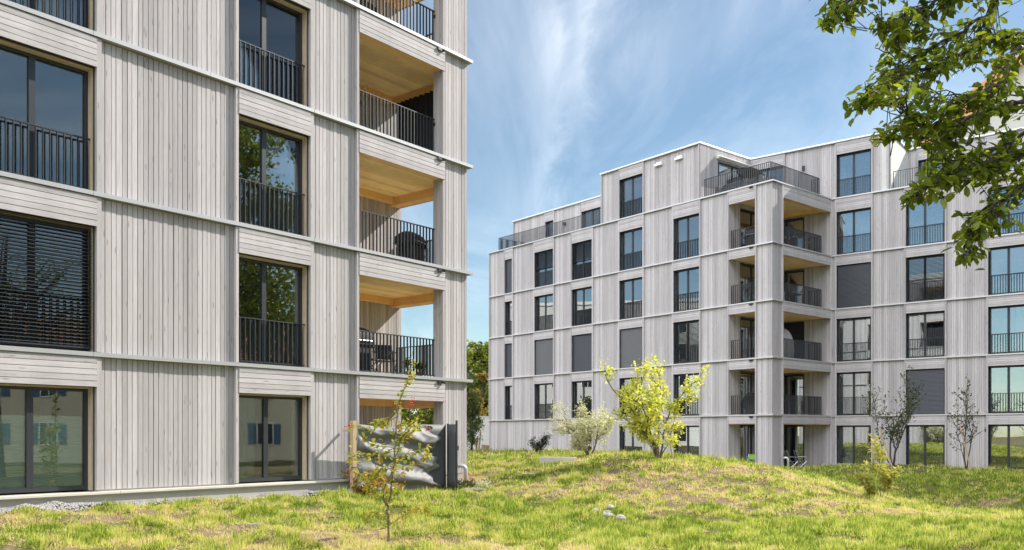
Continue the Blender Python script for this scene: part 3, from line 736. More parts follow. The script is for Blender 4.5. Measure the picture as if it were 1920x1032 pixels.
def blades(y0, y1, dens, w, h, lo=-.62, hi=.66):
    A = (y1 * y1 - y0 * y0) / 2 * (hi - lo); n = int(A * dens)
    y = np.sqrt(nrg.random(n) * (y1 * y1 - y0 * y0) + y0 * y0); x = y * (lo + (hi - lo) * nrg.random(n))
    d = dryness(x, y)
    tuft = np.clip(vnoise(x + 5, y + 3, .17) * .65 + vnoise(x, y, .42) * .45 - .05, 0, 1)
    keep = (nrg.random(n) < np.clip(1.2 - .85 * d, .12, 1) * np.clip(tuft * 3.2 - .74, .03, 1)) & lawn_mask(x, y)
    x, y, d, tuft = x[keep], y[keep], d[keep], tuft[keep]; n = len(x)
    z = ground_z(x, y)
    a = nrg.random(n) * 2 * np.pi; lean = nrg.random(n) ** 1.3 * 1.2
    hh = h * (.30 + 1.75 * tuft ** 1.7 * (1.2 - .6 * d)) * (.6 + .8 * nrg.random(n))
    ww = w * (.6 + .8 * nrg.random(n))
    kind = nrg.random(n); straw = kind < .10 + .12 * d                     # dead stalks lying about
    lean = np.where(straw, 1.3 + .25 * nrg.random(n), lean); hh = np.where(straw, h * (1. + 1.2 * nrg.random(n)), hh)
    weed = (kind > .82) & (vnoise(x - 40, y + 12, .8) > .66) & ~straw       # broad-leaved weeds in clumps
    ww = np.where(weed, w * 3.2, ww); hh = np.where(weed, h * (.5 + .8 * nrg.random(n)), hh); lean = np.where(weed, .7 + .5 * nrg.random(n), lean)
    la = nrg.random(n) * 2 * np.pi
    p = np.stack([x, y, z - .008], 1); sd = np.stack([np.cos(a), np.sin(a), 0 * a], 1) * ww[:, None] * .5
    tip = p + np.stack([np.cos(la) * np.sin(lean) * hh, np.sin(la) * np.sin(lean) * hh, np.cos(lean) * hh], 1)
    V = np.stack([p - sd, p + sd, tip], 1).reshape(-1, 3)
    t0 = np.clip(.60 * d + .66 * (nrg.random(n) - .26) + .62 * (vnoise(x + 2, y + 7, .22) - .5) + .05 + .14 * (vnoise(x, y, 3.) - .5), 0, 1)
    t = np.where(straw, .66 + .34 * nrg.random(n), np.where(weed, .12 * nrg.random(n), t0))
    return V, np.repeat(t, 3), np.tile(np.array([0., 0., 1.]), n)
parts = [blades(12.3, 15, 3600, .016, .085), blades(15, 19, 2500, .019, .09), blades(19, 25, 1500, .024, .10), blades(25, 34, 800, .030, .11), blades(34, 46, 110, .045, .11)]
V = np.concatenate([p[0] for p in parts]); T = np.concatenate([p[1] for p in parts]); U = np.concatenate([p[2] for p in parts])
m, nt, out = mat('grass_blades')
at_ = nd(nt, 'ShaderNodeAttribute', attribute_name='tint')
c = ramp(nt, at_.outputs['Fac'], [(.0, (.15, .23, .028)), (.2, (.36, .46, .055)), (.45, (.62, .65, .12)), (.66, (.74, .64, .26)), (1., (.70, .53, .35))])
p_ = nd(nt, 'ShaderNodeBsdfPrincipled', {'Base Color': c, 'Roughness': .6, 'Specular IOR Level': .25}); t_ = nd(nt, 'ShaderNodeBsdfTranslucent', {'Color': c})
mx = nd(nt, 'ShaderNodeMixShader', {0: .38, 1: p_.outputs[0], 2: t_.outputs[0]}); nt.links.new(mx.outputs[0], out.inputs[0]); M['grass'] = m
go = np_mesh('grass', V, np.arange(len(V)).reshape(-1, 3), m, None, {'tint': T})
tag(go, 'short sunlit grass, yellow green with straw-dry patches, covering the mounds', 'grass', kind='stuff')

# pale gravel strip under the near facade
def pebbles(name, pts, r0, r1, mats, label, cat):
    mb = MB()
    for x, y, z in pts:
        r = rnd.uniform(r0, r1); a = rnd.uniform(0, 6)
        v = [];
        for k in range(5): v.append((x + r * math.cos(a + k * 1.2566) * rnd.uniform(.7, 1.2), y + r * math.sin(a + k * 1.2566) * rnd.uniform(.7, 1.2), z - r * .2))
        v += [(x + r * .5 * math.cos(a + k * 1.2566), y + r * .5 * math.sin(a + k * 1.2566), z + r * rnd.uniform(.35, .7)) for k in range(5)]
        mb.add(v, [(k, (k + 1) % 5, 5 + (k + 1) % 5, 5 + k) for k in range(5)] + [(5, 6, 7, 8, 9)])
    o = mb.build(name, mats); return tag(o, label, cat, kind='stuff')
M['gravel'] = plain('gravel_stone', (.36, .35, .33), .9, 0, .35, 30)
pts = []
for k in range(5200):
    u = rnd.uniform(-12.4, -3.0); d = rnd.uniform(.06, .56)
    if d > .46 and rnd.random() < .6: continue
    q = LF.P(u, d, 0); pts.append((q[0], q[1], gz(q[0], q[1]) + .02) )
pebbles('gravel', pts, .016, .035, M['gravel'], 'narrow strip of pale gravel between the plinth of the near block and the lawn', 'gravel')

# ------------------------------------------------------------------ plants
def leaf_mesh(name, C, D, N, L, Wd, m, parent, droop=0.0, ob=False):
    """C centres, D axes, N rough normals; a folded pointed leaf at each"""
    C = np.asarray(C, float); D = np.asarray(D, float); N = np.asarray(N, float); n = len(C)
    D = D / np.linalg.norm(D, axis=1, keepdims=True)
    S = np.cross(D, N); S /= np.maximum(np.linalg.norm(S, axis=1, keepdims=True), 1e-6); N = np.cross(S, D)
    L = np.broadcast_to(L, (n,))[:, None]; Wd = np.broadcast_to(Wd, (n,))[:, None]
    b = C; tip = C + D * L - np.array([0, 0, 1]) * L * droop
    if ob:
        fold = N * Wd * .22
        l1 = b + D * L * .28 + S * Wd * .42 + fold; l2 = b + D * L * .68 + S * Wd * .48 + fold
        r1 = b + D * L * .28 - S * Wd * .42 + fold; r2 = b + D * L * .68 - S * Wd * .48 + fold
        V = np.stack([b, l1, l2, tip, r2, r1], 1).reshape(-1, 3)
        o = (np.arange(n) * 6)[:, None]
        F = np.concatenate([o + [0, 3, 2, 1], o + [0, 5, 4, 3]], 0)
    else:
        fold = N * Wd * .2
        l1 = b + D * L * .45 + S * Wd * .5 + fold; r1 = b + D * L * .45 - S * Wd * .5 + fold
        V = np.stack([b, l1, tip, r1], 1).reshape(-1, 3); o = (np.arange(n) * 4)[:, None]
        F = np.concatenate([o + [0, 2, 1], o + [0, 3, 2]], 0)
    return np_mesh(name, V, F, m, parent)
def grow(p, d, L, r, lvl, maxl, segs, tips, rr, wig=.18, up=.05, kids=(3, 5), ratio=.6, ang=(.5, 1.0), seg=5, t0=.3):
    """a limb and its branches: tube lists into segs, leaf places into tips"""
    pts = [Vector(p)]; d = Vector(d).normalized()
    for i in range(seg):
        d = (d + Vector((rr.gauss(0, wig), rr.gauss(0, wig), rr.gauss(0, wig) + up))).normalized()
        pts.append(pts[-1] + d * (L / seg))
    segs.append((pts, [r * (1 - .65 * i / seg) for i in range(seg + 1)]))
    if lvl >= maxl:
        for i in range(1, seg + 1): tips.append((pts[i], (pts[i] - pts[i - 1]).normalized()))
        return
    for k in range(rr.randint(*kids)):
        t = t0 + (1 - t0) * (k + rr.random()) / kids[1]; t = min(t, .98); i = min(int(t * seg), seg - 1); q = pts[i].lerp(pts[i + 1], t * seg - i)
        ax = (pts[i + 1] - pts[i]).normalized()
        o = Vector((rr.gauss(0, 1), rr.gauss(0, 1), rr.gauss(0, .6))); o = (o - ax * o.dot(ax)).normalized(); a = rr.uniform(*ang)
        grow(q, ax * math.cos(a) + o * math.sin(a), L * ratio * rr.uniform(.75, 1.2) * (1.15 - .5 * t), r * .55, lvl + 1, maxl, segs, tips, rr, wig, up, kids, ratio, ang, max(3, seg - 1), .25)
    grow(pts[-1], d, L * ratio * .8, r * .4, lvl + 1, maxl, segs, tips, rr, wig, up, kids, ratio, ang, max(3, seg - 1), .25)
def wood_mesh(name, segs, m, parent, n=6):
    mb = MB()
    for p, r in segs: mb.tube(p, r, n if r[0] > .012 else 4, cap=False)
    return mb.build(name, m, parent, smooth=True)
def leaves_at(tips, per, spread, rr, L, W, flat=.5, hang=0.0, along_=.6):
    C, D, N, LL = [], [], [], []
    for p, d in tips:
        for k in range(per):
            c = p + Vector((rr.gauss(0, spread), rr.gauss(0, spread), rr.gauss(0, spread)))
            o = Vector((rr.gauss(0, 1), rr.gauss(0, 1), rr.gauss(0, flat))).normalized()
            dd = (d * along_ + o + Vector((0, 0, -hang))).normalized()
            C.append(c); D.append(dd); N.append(Vector((rr.gauss(0, .5), rr.gauss(0, .5), 1))); LL.append(L * rr.uniform(.65, 1.3))
    LL = np.array(LL); return np.array([tuple(c) for c in C]), np.array([tuple(c) for c in D]), np.array([tuple(c) for c in N]), LL, LL * (W / L)
M['bark'] = plain('bark_grey_brown', (.16, .125, .10), .9, 0, .35, 14, .5)
M['barkd'] = plain('bark_dark', (.055, .045, .038), .9, 0, .35, 14, .5)
M['stake'] = plain('stake_wood', (.46, .33, .20), .8, 0, .2, 9)
LM = {
 'yellow': leafmat('leaf_yellow', [(0, (.34, .43, .09)), (.4, (.55, .60, .16)), (.8, (.72, .71, .24)), (.95, (.72, .54, .17)), (1, (.62, .32, .10))], .5),
 'silver': leafmat('leaf_silver', [(0, (.44, .46, .34)), (.5, (.66, .67, .54)), (1, (.82, .81, .70))], .25),
 'dark': leafmat('leaf_dark', [(0, (.025, .04, .025)), (1, (.07, .085, .05))], .2),
 'walnut': leafmat('leaf_walnut', [(0, (.06, .10, .018)), (.45, (.15, .21, .028)), (.8, (.27, .33, .04)), (.96, (.38, .36, .05)), (1, (.60, .44, .05))], .52, .45),
 'birch': leafmat('leaf_birch', [(0, (.045, .07, .03)), (.6, (.08, .11, .04)), (1, (.15, .17, .06))], .35),
 'spindle': leafmat('leaf_spindle', [(0, (.16, .22, .04)), (.4, (.33, .36, .06)), (.75, (.46, .38, .09)), (1, (.48, .17, .07))], .42),
 'rust': leafmat('leaf_rust', [(0, (.22, .22, .04)), (.4, (.42, .36, .06)), (.75, (.50, .26, .06)), (1, (.36, .10, .05))], .4),
 'pale': leafmat('leaf_pale_green', [(0, (.22, .28, .07)), (.6, (.42, .42, .12)), (1, (.58, .50, .20))], .45),
 'wood': leafmat('leaf_woodland', [(0, (.06, .09, .018)), (.5, (.16, .20, .03)), (.85, (.32, .33, .05)), (1, (.44, .38, .07))], .35),
 'rustbush': leafmat('leaf_russet', [(0, (.14, .16, .04)), (.5, (.30, .24, .08)), (1, (.36, .22, .09))], .35),
 'needle': leafmat('needle_green', [(0, (.06, .10, .035)), (.6, (.13, .18, .055)), (1, (.24, .28, .10))], .25),
}
M['berry'] = plain('berry_red', (.55, .035, .04), .4, 0, .2, 30)
M['pink'] = leafmat('petal_pink', [(0, (.50, .08, .18)), (1, (.75, .28, .38))], .3)
M['petalw'] = leafmat('petal_white', [(0, (.62, .55, .48)), (1, (.80, .74, .70))], .3)

def bush_tree(name, label, cat, base, stems, leaf, group=None, bark='bark', per=4, spread=.06, L=.07, W=.04, maxl=2, kids=(3, 5), up=.06, flat=.5, hang=0., seed=1, ratio=.6, ang=(.5, 1.), wig=.18, t0=.3, ob=False, mast=None):
    """stems: list of (dx, dy, direction, length, radius)"""
    rr = random.Random(seed); segs, tips = [], []
    z = gz(base[0], base[1]) if len(base) == 2 else base[2]
    t = thing(name, label, cat, (base[0], base[1], z), group)
    for dx, dy, d, L_, r in stems: grow((base[0] + dx, base[1] + dy, z - .06), d, L_, r, 0, maxl, segs, tips, rr, wig, up, kids, ratio, ang, 6, t0)
    wood_mesh('trunk', segs, M[bark], t)
    c, d, n, ll, ww = leaves_at(tips, per, spread, rr, L, W, flat, hang)
    leaf_mesh('crown', c, d, n, ll, ww, LM[leaf], t, ob=ob)
    return t, tips
def pxy(px, Y): return ((px - 960) / FPX * Y, Y)

# small yellow maple on the mound
Bx = pxy(1234, 27)
bush_tree('maple_tree', 'small multi-stemmed tree with bright yellow leaves on the crest of the mound', 'tree', Bx,
          [(0, 0, (-.05, 0, 1), 2.6, .045), (.06, 0, (.16, .05, 1), 2.4, .035), (-.05, .02, (-.28, -.1, 1), 1.8, .03), (.02, .05, (.06, .2, 1), 2.4, .032), (0, -.04, (-.12, -.2, 1), 2.3, .028), (.03, 0, (.34, -.1, 1), 1.4, .022), (-.03, 0, (-.5, 0, 1), 1.1, .018)],
          'yellow', per=4, spread=.09, L=.105, W=.08, maxl=2, kids=(4, 6), seed=5, ratio=.36, ang=(.45, 1.05), t0=.30)
# silvery willow-leaved pear
Bx = pxy(1104, 29.5)
bush_tree('pear_tree', 'low round tree with silver grey narrow leaves and a leaning trunk', 'tree', Bx,
          [(0, 0, (-.22, 0, 1), 1.25, .05), (0.02, 0, (.16, .2, 1), 1.1, .035), (-.02, 0, (-.1, -.3, 1), 1.1, .03), (0, 0, (-.6, .1, 1), .8, .03)], 'silver', per=4, spread=.06, L=.13, W=.028, maxl=3, kids=(3, 5), seed=13, ratio=.62, ang=(.5, 1.1), hang=.25, t0=.45)
Bx = pxy(1012, 33)
bush_tree('shrub', 'small dark leaved shrub standing alone before the plain end of the far facade', 'shrub', Bx,
          [(0, 0, (0, 0, 1), .7, .02), (.02, 0, (.2, 0, 1), .6, .015), (-.02, 0, (-.2, .1, 1), .6, .015)], 'dark', bark='barkd', per=4, spread=.05, L=.07, W=.035, maxl=2, seed=4, ratio=.4, ang=(.3, .7))
# saplings in the shade before the right wing
Bx = pxy(1674, 37)
bush_tree('birch_sapling', 'slim shaded sapling with small dark leaves and upright crown, left of the closed dark blind', 'tree', Bx,
          [(0, 0, (-.10, 0, 1), 3.4, .04), (.02, 0, (.12, 0, 1), 3.8, .035), (-.03, 0, (-.30, .1, 1), 2.9, .026), (.03, 0, (.26, -.1, 1), 2.6, .022), (0, .03, (-.2, .25, 1), 3.1, .026)], 'birch', per=4, spread=.08, L=.12, W=.065, maxl=1, kids=(7, 10), seed=3, ratio=.3, ang=(.35, .8), group='staked saplings before the right wing', bark='barkd')
Bx = pxy(1812, 36)
bush_tree('birch_sapling', 'sparse shaded sapling with a bare twiggy top, right of the closed dark blind', 'tree', Bx,
          [(0, 0, (-.04, 0, 1), 3.5, .035), (.02, 0, (.16, 0, 1), 3.1, .03), (-.02, 0, (-.3, 0, 1), 2.4, .022)], 'birch', per=3, spread=.07, L=.12, W=.065, maxl=1, kids=(6, 9), seed=8, ratio=.3, ang=(.4, .9), group='staked saplings before the right wing', bark='barkd')
Bx = pxy(1651, 24.5)
bush_tree('sapling', 'little sunlit sapling with pale leaves at the shadow edge right of the mound', 'tree', Bx,
          [(0, 0, (-.02, 0, 1), 1.45, .016), (.02, 0, (.2, 0, 1), .85, .010), (-.02, 0, (-.5, 0, 1), .8, .010)], 'pale', per=7, spread=.05, L=.15, W=.055, maxl=1, kids=(7, 10), seed=21, ratio=.32, ang=(.5, 1.1))
# spindle sapling with red fruit in the foreground
Bx = pxy(729, 14.25); zb = gz(*Bx)
t = thing('spindle_sapling', 'leggy foreground sapling with yellow green leaves and red berries in front of the grey screen', 'tree', (Bx[0], Bx[1], zb))
rr = random.Random(17); segs, tips = [], []
def limb(pix, r0, r1, Yd):
    pts = [Vector(at(px, py, y)) for (px, py), y in zip(pix, Yd)]
    fine = []
    for a, c in zip(pts, pts[1:]):
        for k in range(4): fine.append(a.lerp(c, k / 4) + Vector((rr.gauss(0, .006), rr.gauss(0, .006), rr.gauss(0, .006))))
    fine.append(pts[-1]); n = len(fine)
    segs.append((fine, [r0 + (r1 - r0) * i / (n - 1) for i in range(n)])); return fine
main = limb([(729, 1016), (728, 960), (735, 900), (741, 830), (746, 760), (762, 720), (770, 690)], .020, .004, [14.25, 14.25, 14.2, 14.15, 14.15, 14.1, 14.1])
side_ = limb([(729, 972), (724, 950), (720, 935), (719, 920), (737, 880), (750, 830), (763, 800), (800, 778)], .02, .004, [14.25, 14.2, 14.2, 14.2, 14.1, 14.0, 13.95, 13.9])
tw = [([(741, 840), (700, 835), (672, 815)], 14), ([(742, 845), (715, 852), (675, 858), (650, 850)], 14.1), ([(738, 875), (765, 850), (800, 838), (803, 865)], 14), ([(722, 940), (700, 920), (690, 905), (668, 885), (660, 862)], 14.1),
      ([(744, 800), (760, 790), (800, 800)], 14.1), ([(735, 905), (760, 880), (790, 862)], 14.0), ([(730, 985), (760, 965), (790, 950), (812, 958)], 14.0), ([(728, 975), (700, 960), (680, 968)], 14.1),
      ([(746, 780), (720, 795), (700, 790)], 14.2), ([(741, 830), (760, 815), (783, 802)], 13.9), ([(737, 880), (715, 880), (705, 895)], 14.2), ([(748, 770), (700, 806), (655, 798)], 14.2), ([(770, 700), (768, 680), (775, 650)], 14.1)]
for pix, y in tw:
    f = limb(pix, .007, .002, [14.18] + [y] * (len(pix) - 1)); tips += [(p, (c - p).normalized()) for p, c in zip(f[2:], f[3:])]
tips += [(p, (c - p).normalized()) for p, c in zip(main[9:], main[10:])] + [(p, (c - p).normalized()) for p, c in zip(side_[12:], side_[13:])]
wood_mesh('trunk', segs, M['bark'], t, 7)
tips = [q for q in tips if q[0].z < 2.75 or rr.random() < .15]
tips += [(p, Vector((rr.gauss(0, 1), rr.gauss(0, 1), .2)).normalized()) for p in main[2:9] for k in range(2)]
c, d, n, ll, ww = leaves_at(tips, 5, .035, rr, .088, .052, .6, .5)
leaf_mesh('crown', c, d, n, ll, ww, LM['spindle'], t, ob=True)
mb = MB()
for (px, py), y in (((653, 798), 14.2), ((804, 804), 14.1), ((795, 862), 14.0), ((770, 760), 14.1), ((748, 805), 14.1), ((654, 882), 14.1), ((772, 750), 14.1)):
    for k in range(9):
        p = Vector(at(px, py, y)) + Vector((rr.gauss(0, .022), rr.gauss(0, .02), rr.gauss(0, .022)))
        r = rr.uniform(.007, .013); mb.lathe(p, [(r * .4, -r), (r, -r * .3), (r * .9, r * .4), (r * .3, r)], 6)
mb.build('berries', M['berry'], t, smooth=True)
# rusty shrub at the foot of the screen post
Bx = LF.P(-3.95, .62, 0)
bush_tree('shrub', 'low rust and yellow leaved shrub leaning on the timber post of the grey screen', 'shrub', Bx[:2],
          [(0, 0, (-.9, .1, .75), .75, .012), (0, 0, (-.5, -.2, 1), .7, .012), (0, 0, (.25, -.3, 1), .6, .01), (.05, 0, (-.15, 0, 1), .8, .01), (.05, 0, (.9, -.4, .4), .7, .01), (0, 0, (-1, -.1, .3), .6, .01)], 'rust', per=4, spread=.04, L=.085, W=.05, maxl=1, kids=(4, 6), seed=6, ratio=.4, ob=True)
# stakes tied to the young trees
def pole(p, q, r0, r1, name, label, cat, m, group=None):
    mb = MB(); mb.tube([p, q], [r0, r1], 8); o = mb.build(name, m); return tag(o, label, cat, group)
a = pxy(1266, 26.6); pole((a[0], a[1], gz(*a) - .2), at(1240, 760, 27), .022, .02, 'tree_stake', 'pale round stake leaning against the yellow tree on the mound', 'stake', M['stake'])
a = pxy(1677, 36.6); pole((a[0], a[1], gz(*a) - .2), at(1648, 800, 36.8), .03, .028, 'tree_stake', 'brown stake leaning left against the shaded sapling beside the closed blind', 'stake', M['stake'])
a = pxy(1823, 35.6); pole((a[0], a[1], gz(*a) - .2), at(1800, 800, 35.8), .03, .028, 'tree_stake', 'brown stake leaning against the sparse sapling near the right photo edge', 'stake', M['stake'])

# ------------------------------------------------------------------ walnut tree reaching in from the right
rr = random.Random(31)
wb = (11.6, 8.2); wz = gz(*wb)
t = thing('walnut_tree', 'big walnut tree whose leafy branches hang into the upper right of the photo', 'tree', (wb[0], wb[1], wz))
segs, tips = [], []
top = Vector((10.9, 8.3, 4.2))
segs.append(([Vector((wb[0], wb[1], wz - .2)), Vector((11.5, 8.2, 1.0)), Vector((11.2, 8.25, 2.6)), top, Vector((10.7, 8.5, 5.6)), Vector((10.8, 8.7, 7.4)), Vector((10.6, 8.9, 9.2))], [.34, .27, .24, .2, .15, .09, .03]))
def curve(pts, r0, r1, n=6):
    f = []
    P = [Vector(p) for p in pts]
    for i in range(len(P) - 1):
        a, b2, c2, d2 = P[max(i - 1, 0)], P[i], P[i + 1], P[min(i + 2, len(P) - 1)]
        for k in range(n):
            s = k / n
            f.append(.5 * ((2 * b2) + (c2 - a) * s + (2 * a - 5 * b2 + 4 * c2 - d2) * s * s + (3 * b2 - a - 3 * c2 + d2) * s ** 3) + Vector((rr.gauss(0, .012), rr.gauss(0, .012), rr.gauss(0, .012))))
    f.append(P[-1]); m_ = len(f)
    segs.append((f, [r0 + (r1 - r0) * i / (m_ - 1) for i in range(m_)])); return f
def spray(p, d, n):
    """a twig with a hanging compound leaf at each node"""
    L_ = rr.uniform(.16, .38); d = (d + Vector((rr.gauss(0, .5), rr.gauss(0, .5), rr.gauss(-.25, .4)))).normalized()
    e = p + d * L_; segs.append(([p, p + d * L_ * .5 + Vector((0, 0, -.01)), e], [.006, .0045, .003]))
    for k in range(n):
        s = rr.uniform(.3, 1); q = p.lerp(e, s)
        dd = (d * .6 + Vector((rr.gauss(-.12, .55), rr.gauss(0, .55), -.55 + rr.gauss(0, .35)))).normalized()
        tips.append((q, dd))
# limbs measured where they show: (pixel x, pixel y, distance)
limbs = [[(2120, 120, 9.3), (1960, 60, 9.2), (1829, 90, 9.0), (1740, 125, 8.8), (1660, 165, 8.6), (1608, 190, 8.5)],
         [(2120, 0, 9.3), (1930, -80, 9.0), (1760, -60, 8.6), (1660, -35, 8.4), (1590, 0, 8.3), (1560, 40, 8.3)],
         [(2080, 200, 9.2), (1930, 190, 8.9), (1829, 215, 8.7), (1750, 255, 8.5), (1672, 262, 8.4), (1640, 275, 8.35)],
         [(2060, 260, 9.2), (1920, 290, 8.8), (1840, 310, 8.6), (1770, 330, 8.4), (1715, 365, 8.3), (1690, 388, 8.25)],
         [(2060, 280, 9.2), (1950, 330, 8.7), (1870, 380, 8.5), (1830, 420, 8.4), (1805, 470, 8.35), (1812, 505, 8.3)],
         [(2000, -60, 9.0), (1850, -40, 8.8), (1740, 10, 8.6), (1690, 50, 8.5), (1650, 40, 8.4)],
         [(1960, 60, 9.2), (1880, 150, 8.4), (1800, 190, 8.1), (1720, 225, 8.0), (1690, 215, 8.0)],
         [(1960, 240, 9.1), (1890, 270, 9.0), (1800, 300, 9.1), (1740, 310, 9.2)],
         [(1930, -80, 9.2), (1860, 20, 9.4), (1780, 70, 9.5), (1700, 110, 9.5), (1640, 90, 9.4)]]
for li, l in enumerate(limbs):
    P = [at(*q) for q in l]
    st = Vector((10.75, 8.45, 3.9 + .33 * ((li * 4) % 9)))                     # leaves the stem at its own height
    md = st.lerp(Vector(P[0]), .5) + Vector((rr.gauss(0, .2), rr.gauss(0, .5), rr.gauss(.35, .35)))
    f = curve([tuple(st), tuple(md)] + P, .036, .004)
    for i in range(2, len(f)):
        s = max(0, (i - 14) / (len(f) - 14))
        d = (f[i] - f[i - 1]).normalized()
        for k in range(4 if s > .2 else 3): spray(f[i], d, rr.randint(3, 6))
        if rr.random() < .5 and s < .93:   # side shoot
            o = Vector((rr.gauss(-.3, .4), rr.gauss(0, .7), rr.gauss(0, .5))); e = f[i] + (d + o).normalized() * rr.uniform(.2, .42)
            segs.append(([f[i], f[i].lerp(e, .5) + Vector((0, 0, .02)), e], [.012, .008, .005]))
            for q in (.4, .6, .8, 1): spray(f[i].lerp(e, q), d, rr.randint(3, 5))
# rest of the crown, above and to the right of what the photo frames
for k in range(26):
    a = rr.uniform(0, 6.283); e = Vector((10.8 + 3.6 * math.cos(a) * rr.uniform(.3, 1), 9.2 + 4.2 * math.sin(a) * rr.uniform(.3, 1), rr.uniform(4.6, 9.6)))
    if e.x / e.y < .70 and (e.z - H) / e.y < .62: continue
    f = curve([tuple(top), tuple(top.lerp(e, .5) + Vector((0, 0, .5))), tuple(e)], .09, .012, 5)
    for i in range(4, len(f)):
        for q in range(9):
            p = f[i] + Vector((rr.gauss(0, .38), rr.gauss(0, .38), rr.gauss(0, .30)))
            if p.x / p.y < .66 and (p.z - H) / p.y < .56: continue
            for s in range(3): tips.append((p + Vector((rr.gauss(0, .07), rr.gauss(0, .07), rr.gauss(0, .06))), Vector((rr.gauss(0, .7), rr.gauss(0, .7), -.5)).normalized()))
def clear(p):
    """keeps the foliage inside the outline it has against the sky"""
    px = 960 + FPX * p.x / p.y; py = 816 - FPX * (p.z - H) / p.y
    return px, py
OUT = [(1505, -60), (1532, 50), (1565, 60), (1598, 48), (1612, 5), (1640, 0), (1634, 60), (1657, 80), (1650, 120), (1625, 140), (1607, 178), (1584, 198), (1602, 218), (1640, 208), (1665, 210), (1682, 190), (1694, 200), (1692, 222),
       (1652, 246), (1620, 254), (1646, 272), (1668, 258), (1692, 258), (1722, 276), (1742, 298), (1732, 326), (1694, 372), (1694, 388), (1738, 376), (1762, 390), (1790, 392), (1800, 425), (1788, 455), (1800, 490), (1840, 505), (1960, 500), (2010, 640), (9000, 640), (9000, -60)]
def inside(px, py, poly):
    r_ = False
    for (x0, y0), (x1, y1) in zip(poly, poly[1:] + poly[:1]):
        if (y0 > py) != (y1 > py) and px < (x1 - x0) * (py - y0) / (y1 - y0) + x0: r_ = not r_
    return r_
def kept(p):
    x, y = clear(p); return y < -60 or inside(x, y, OUT)
tips = [q for q in tips if kept(q[0] + q[1] * .06)]
c, d, n, ll, ww = leaves_at(tips, 1, .02, rr, .105, .05, .5, .2)
leaf_mesh('crown', c, d, n, ll, ww, LM['walnut'], t, ob=True)
segs = [s for s in segs if s[1][0] > .02 or kept(s[0][-1])]
wood_mesh('trunk', segs, M['barkd'], t, 7)

# ------------------------------------------------------------------ trees further off
def crown_tree(name, label, base, h, blobs, leaf, n, L, W, seed, group=None, trunk_r=.22, cat='tree', bark='barkd', hang=.1):
    """blobs: (dx, dy, dz, rx, ry, rz); leaf clumps spread through their outer half, limbs reaching into each"""
    rr = np.random.default_rng(seed); z = gz(*base)
    t = thing(name, label, cat, (base[0], base[1], z), group); B = Vector((base[0], base[1], z))
    mb = MB(); mb.tube([B - Vector((0, 0, .2)), B + Vector((.05, 0, h * .3)), B + Vector((-.05, .05, h * .62))], [trunk_r, trunk_r * .75, trunk_r * .35], 8)
    C = []
    vol = np.array([b[3] * b[4] * b[5] for b in blobs]) ** .7; vol /= vol.sum()
    for b, f in zip(blobs, vol):
        k = int(n * f); c = np.array([base[0] + b[0], base[1] + b[1], z + b[2]])
        # clumps
        m_ = max(6, k // 26); v = rr.normal(size=(m_, 3)); v /= np.linalg.norm(v, axis=1, keepdims=True)
        cl = c + v * (rr.random((m_, 1)) ** .45) * np.array(b[3:6])
        q = np.repeat(cl, 26, 0) + rr.normal(size=(m_ * 26, 3)) * np.array(b[3:6]).mean() * .13
        C.append(q)
        for j in range(3):
            e = Vector(cl[rr.integers(m_)]); s = B + Vector((0, 0, h * rr.uniform(.28, .55)))
            mb.tube([s, s.lerp(e, .5) + Vector((0, 0, .15)), e], [trunk_r * .3, trunk_r * .18, .02], 5, cap=False)
    mb.build('trunk', M[bark], t, smooth=True)
    C = np.concatenate(C); k = len(C)
    D = rr.normal(size=(k, 3)); D[:, 2] -= hang; N = rr.normal(size=(k, 3)) * .7; N[:, 2] += 1
    ll = L * (.6 + .8 * rr.random(k))
    leaf_mesh('crown', C, D, N, ll, ll * W / L, LM[leaf], t)
    return t
def blobs_for(h, r, k, seed, low=.3):
    rr = random.Random(seed); out = []
    for i in range(k):
        s = rr.uniform(low, .92); w = r * (1 - .55 * abs(s - .5) / .5); a = rr.uniform(0, 6.283); q = rr.uniform(.1, .75) * w
        out.append((q * math.cos(a), q * math.sin(a), h * s, w * rr.uniform(.4, .62), w * rr.uniform(.4, .62), w * rr.uniform(.34, .55)))
    return out
bx = pxy(905, 84); crown_tree('woodland_tree', 'tall green tree seen in the gap between the two blocks, topmost and farthest there', bx, 11.2, blobs_for(11.2, 3.8, 12, 3, .2), 'wood', 12000, .34, .22, 3, 'trees in the gap between the blocks')
bx = pxy(936, 82); crown_tree('woodland_tree', 'dark green tree half hidden behind the left end of the far block', bx, 9.0, blobs_for(9.0, 3.2, 9, 5, .2), 'wood', 8000, .34, .22, 5, 'trees in the gap between the blocks')
bx = pxy(864, 80); crown_tree('woodland_tree', 'yellowing tree touching the edge of the near block in the gap', bx, 9.4, blobs_for(9.4, 2.6, 9, 8, .2), 'wood', 8000, .32, .2, 8, 'trees in the gap between the blocks')
bx = pxy(893, 73); crown_tree('woodland_tree', 'russet brown tree above the white wall in the gap between the blocks', bx, 6.6, blobs_for(6.6, 2.0, 8, 11, .25), 'rustbush', 6000, .26, .17, 11, 'trees in the gap between the blocks')
bx = pxy(884, 43); crown_tree('conifer_shrub', 'feathery light green shrub beside the corner of the near block, before the white wall', bx, 4.4, [(0, 0, .9, .5, .5, .8), (-.15, 0, 1.9, .55, .5, .8), (.15, 0, 2.6, .4, .4, .6), (-.1, 0, 3.4, .3, .3, .6), (.3, 0, 1.5, .35, .35, .4), (-.5, 0, 2.9, .4, .4, .7)], 'needle', 4200, .20, .035, 14, None, .06, 'shrub', hang=.5)
bx = (-6.9, 56.0); crown_tree('garden_bush', 'loose green bush seen through the open ground floor loggia of the near block', bx, 4.2, blobs_for(4.2, 2.2, 9, 15, .15), 'wood', 6500, .17, .1, 15, None, .1, 'bush')
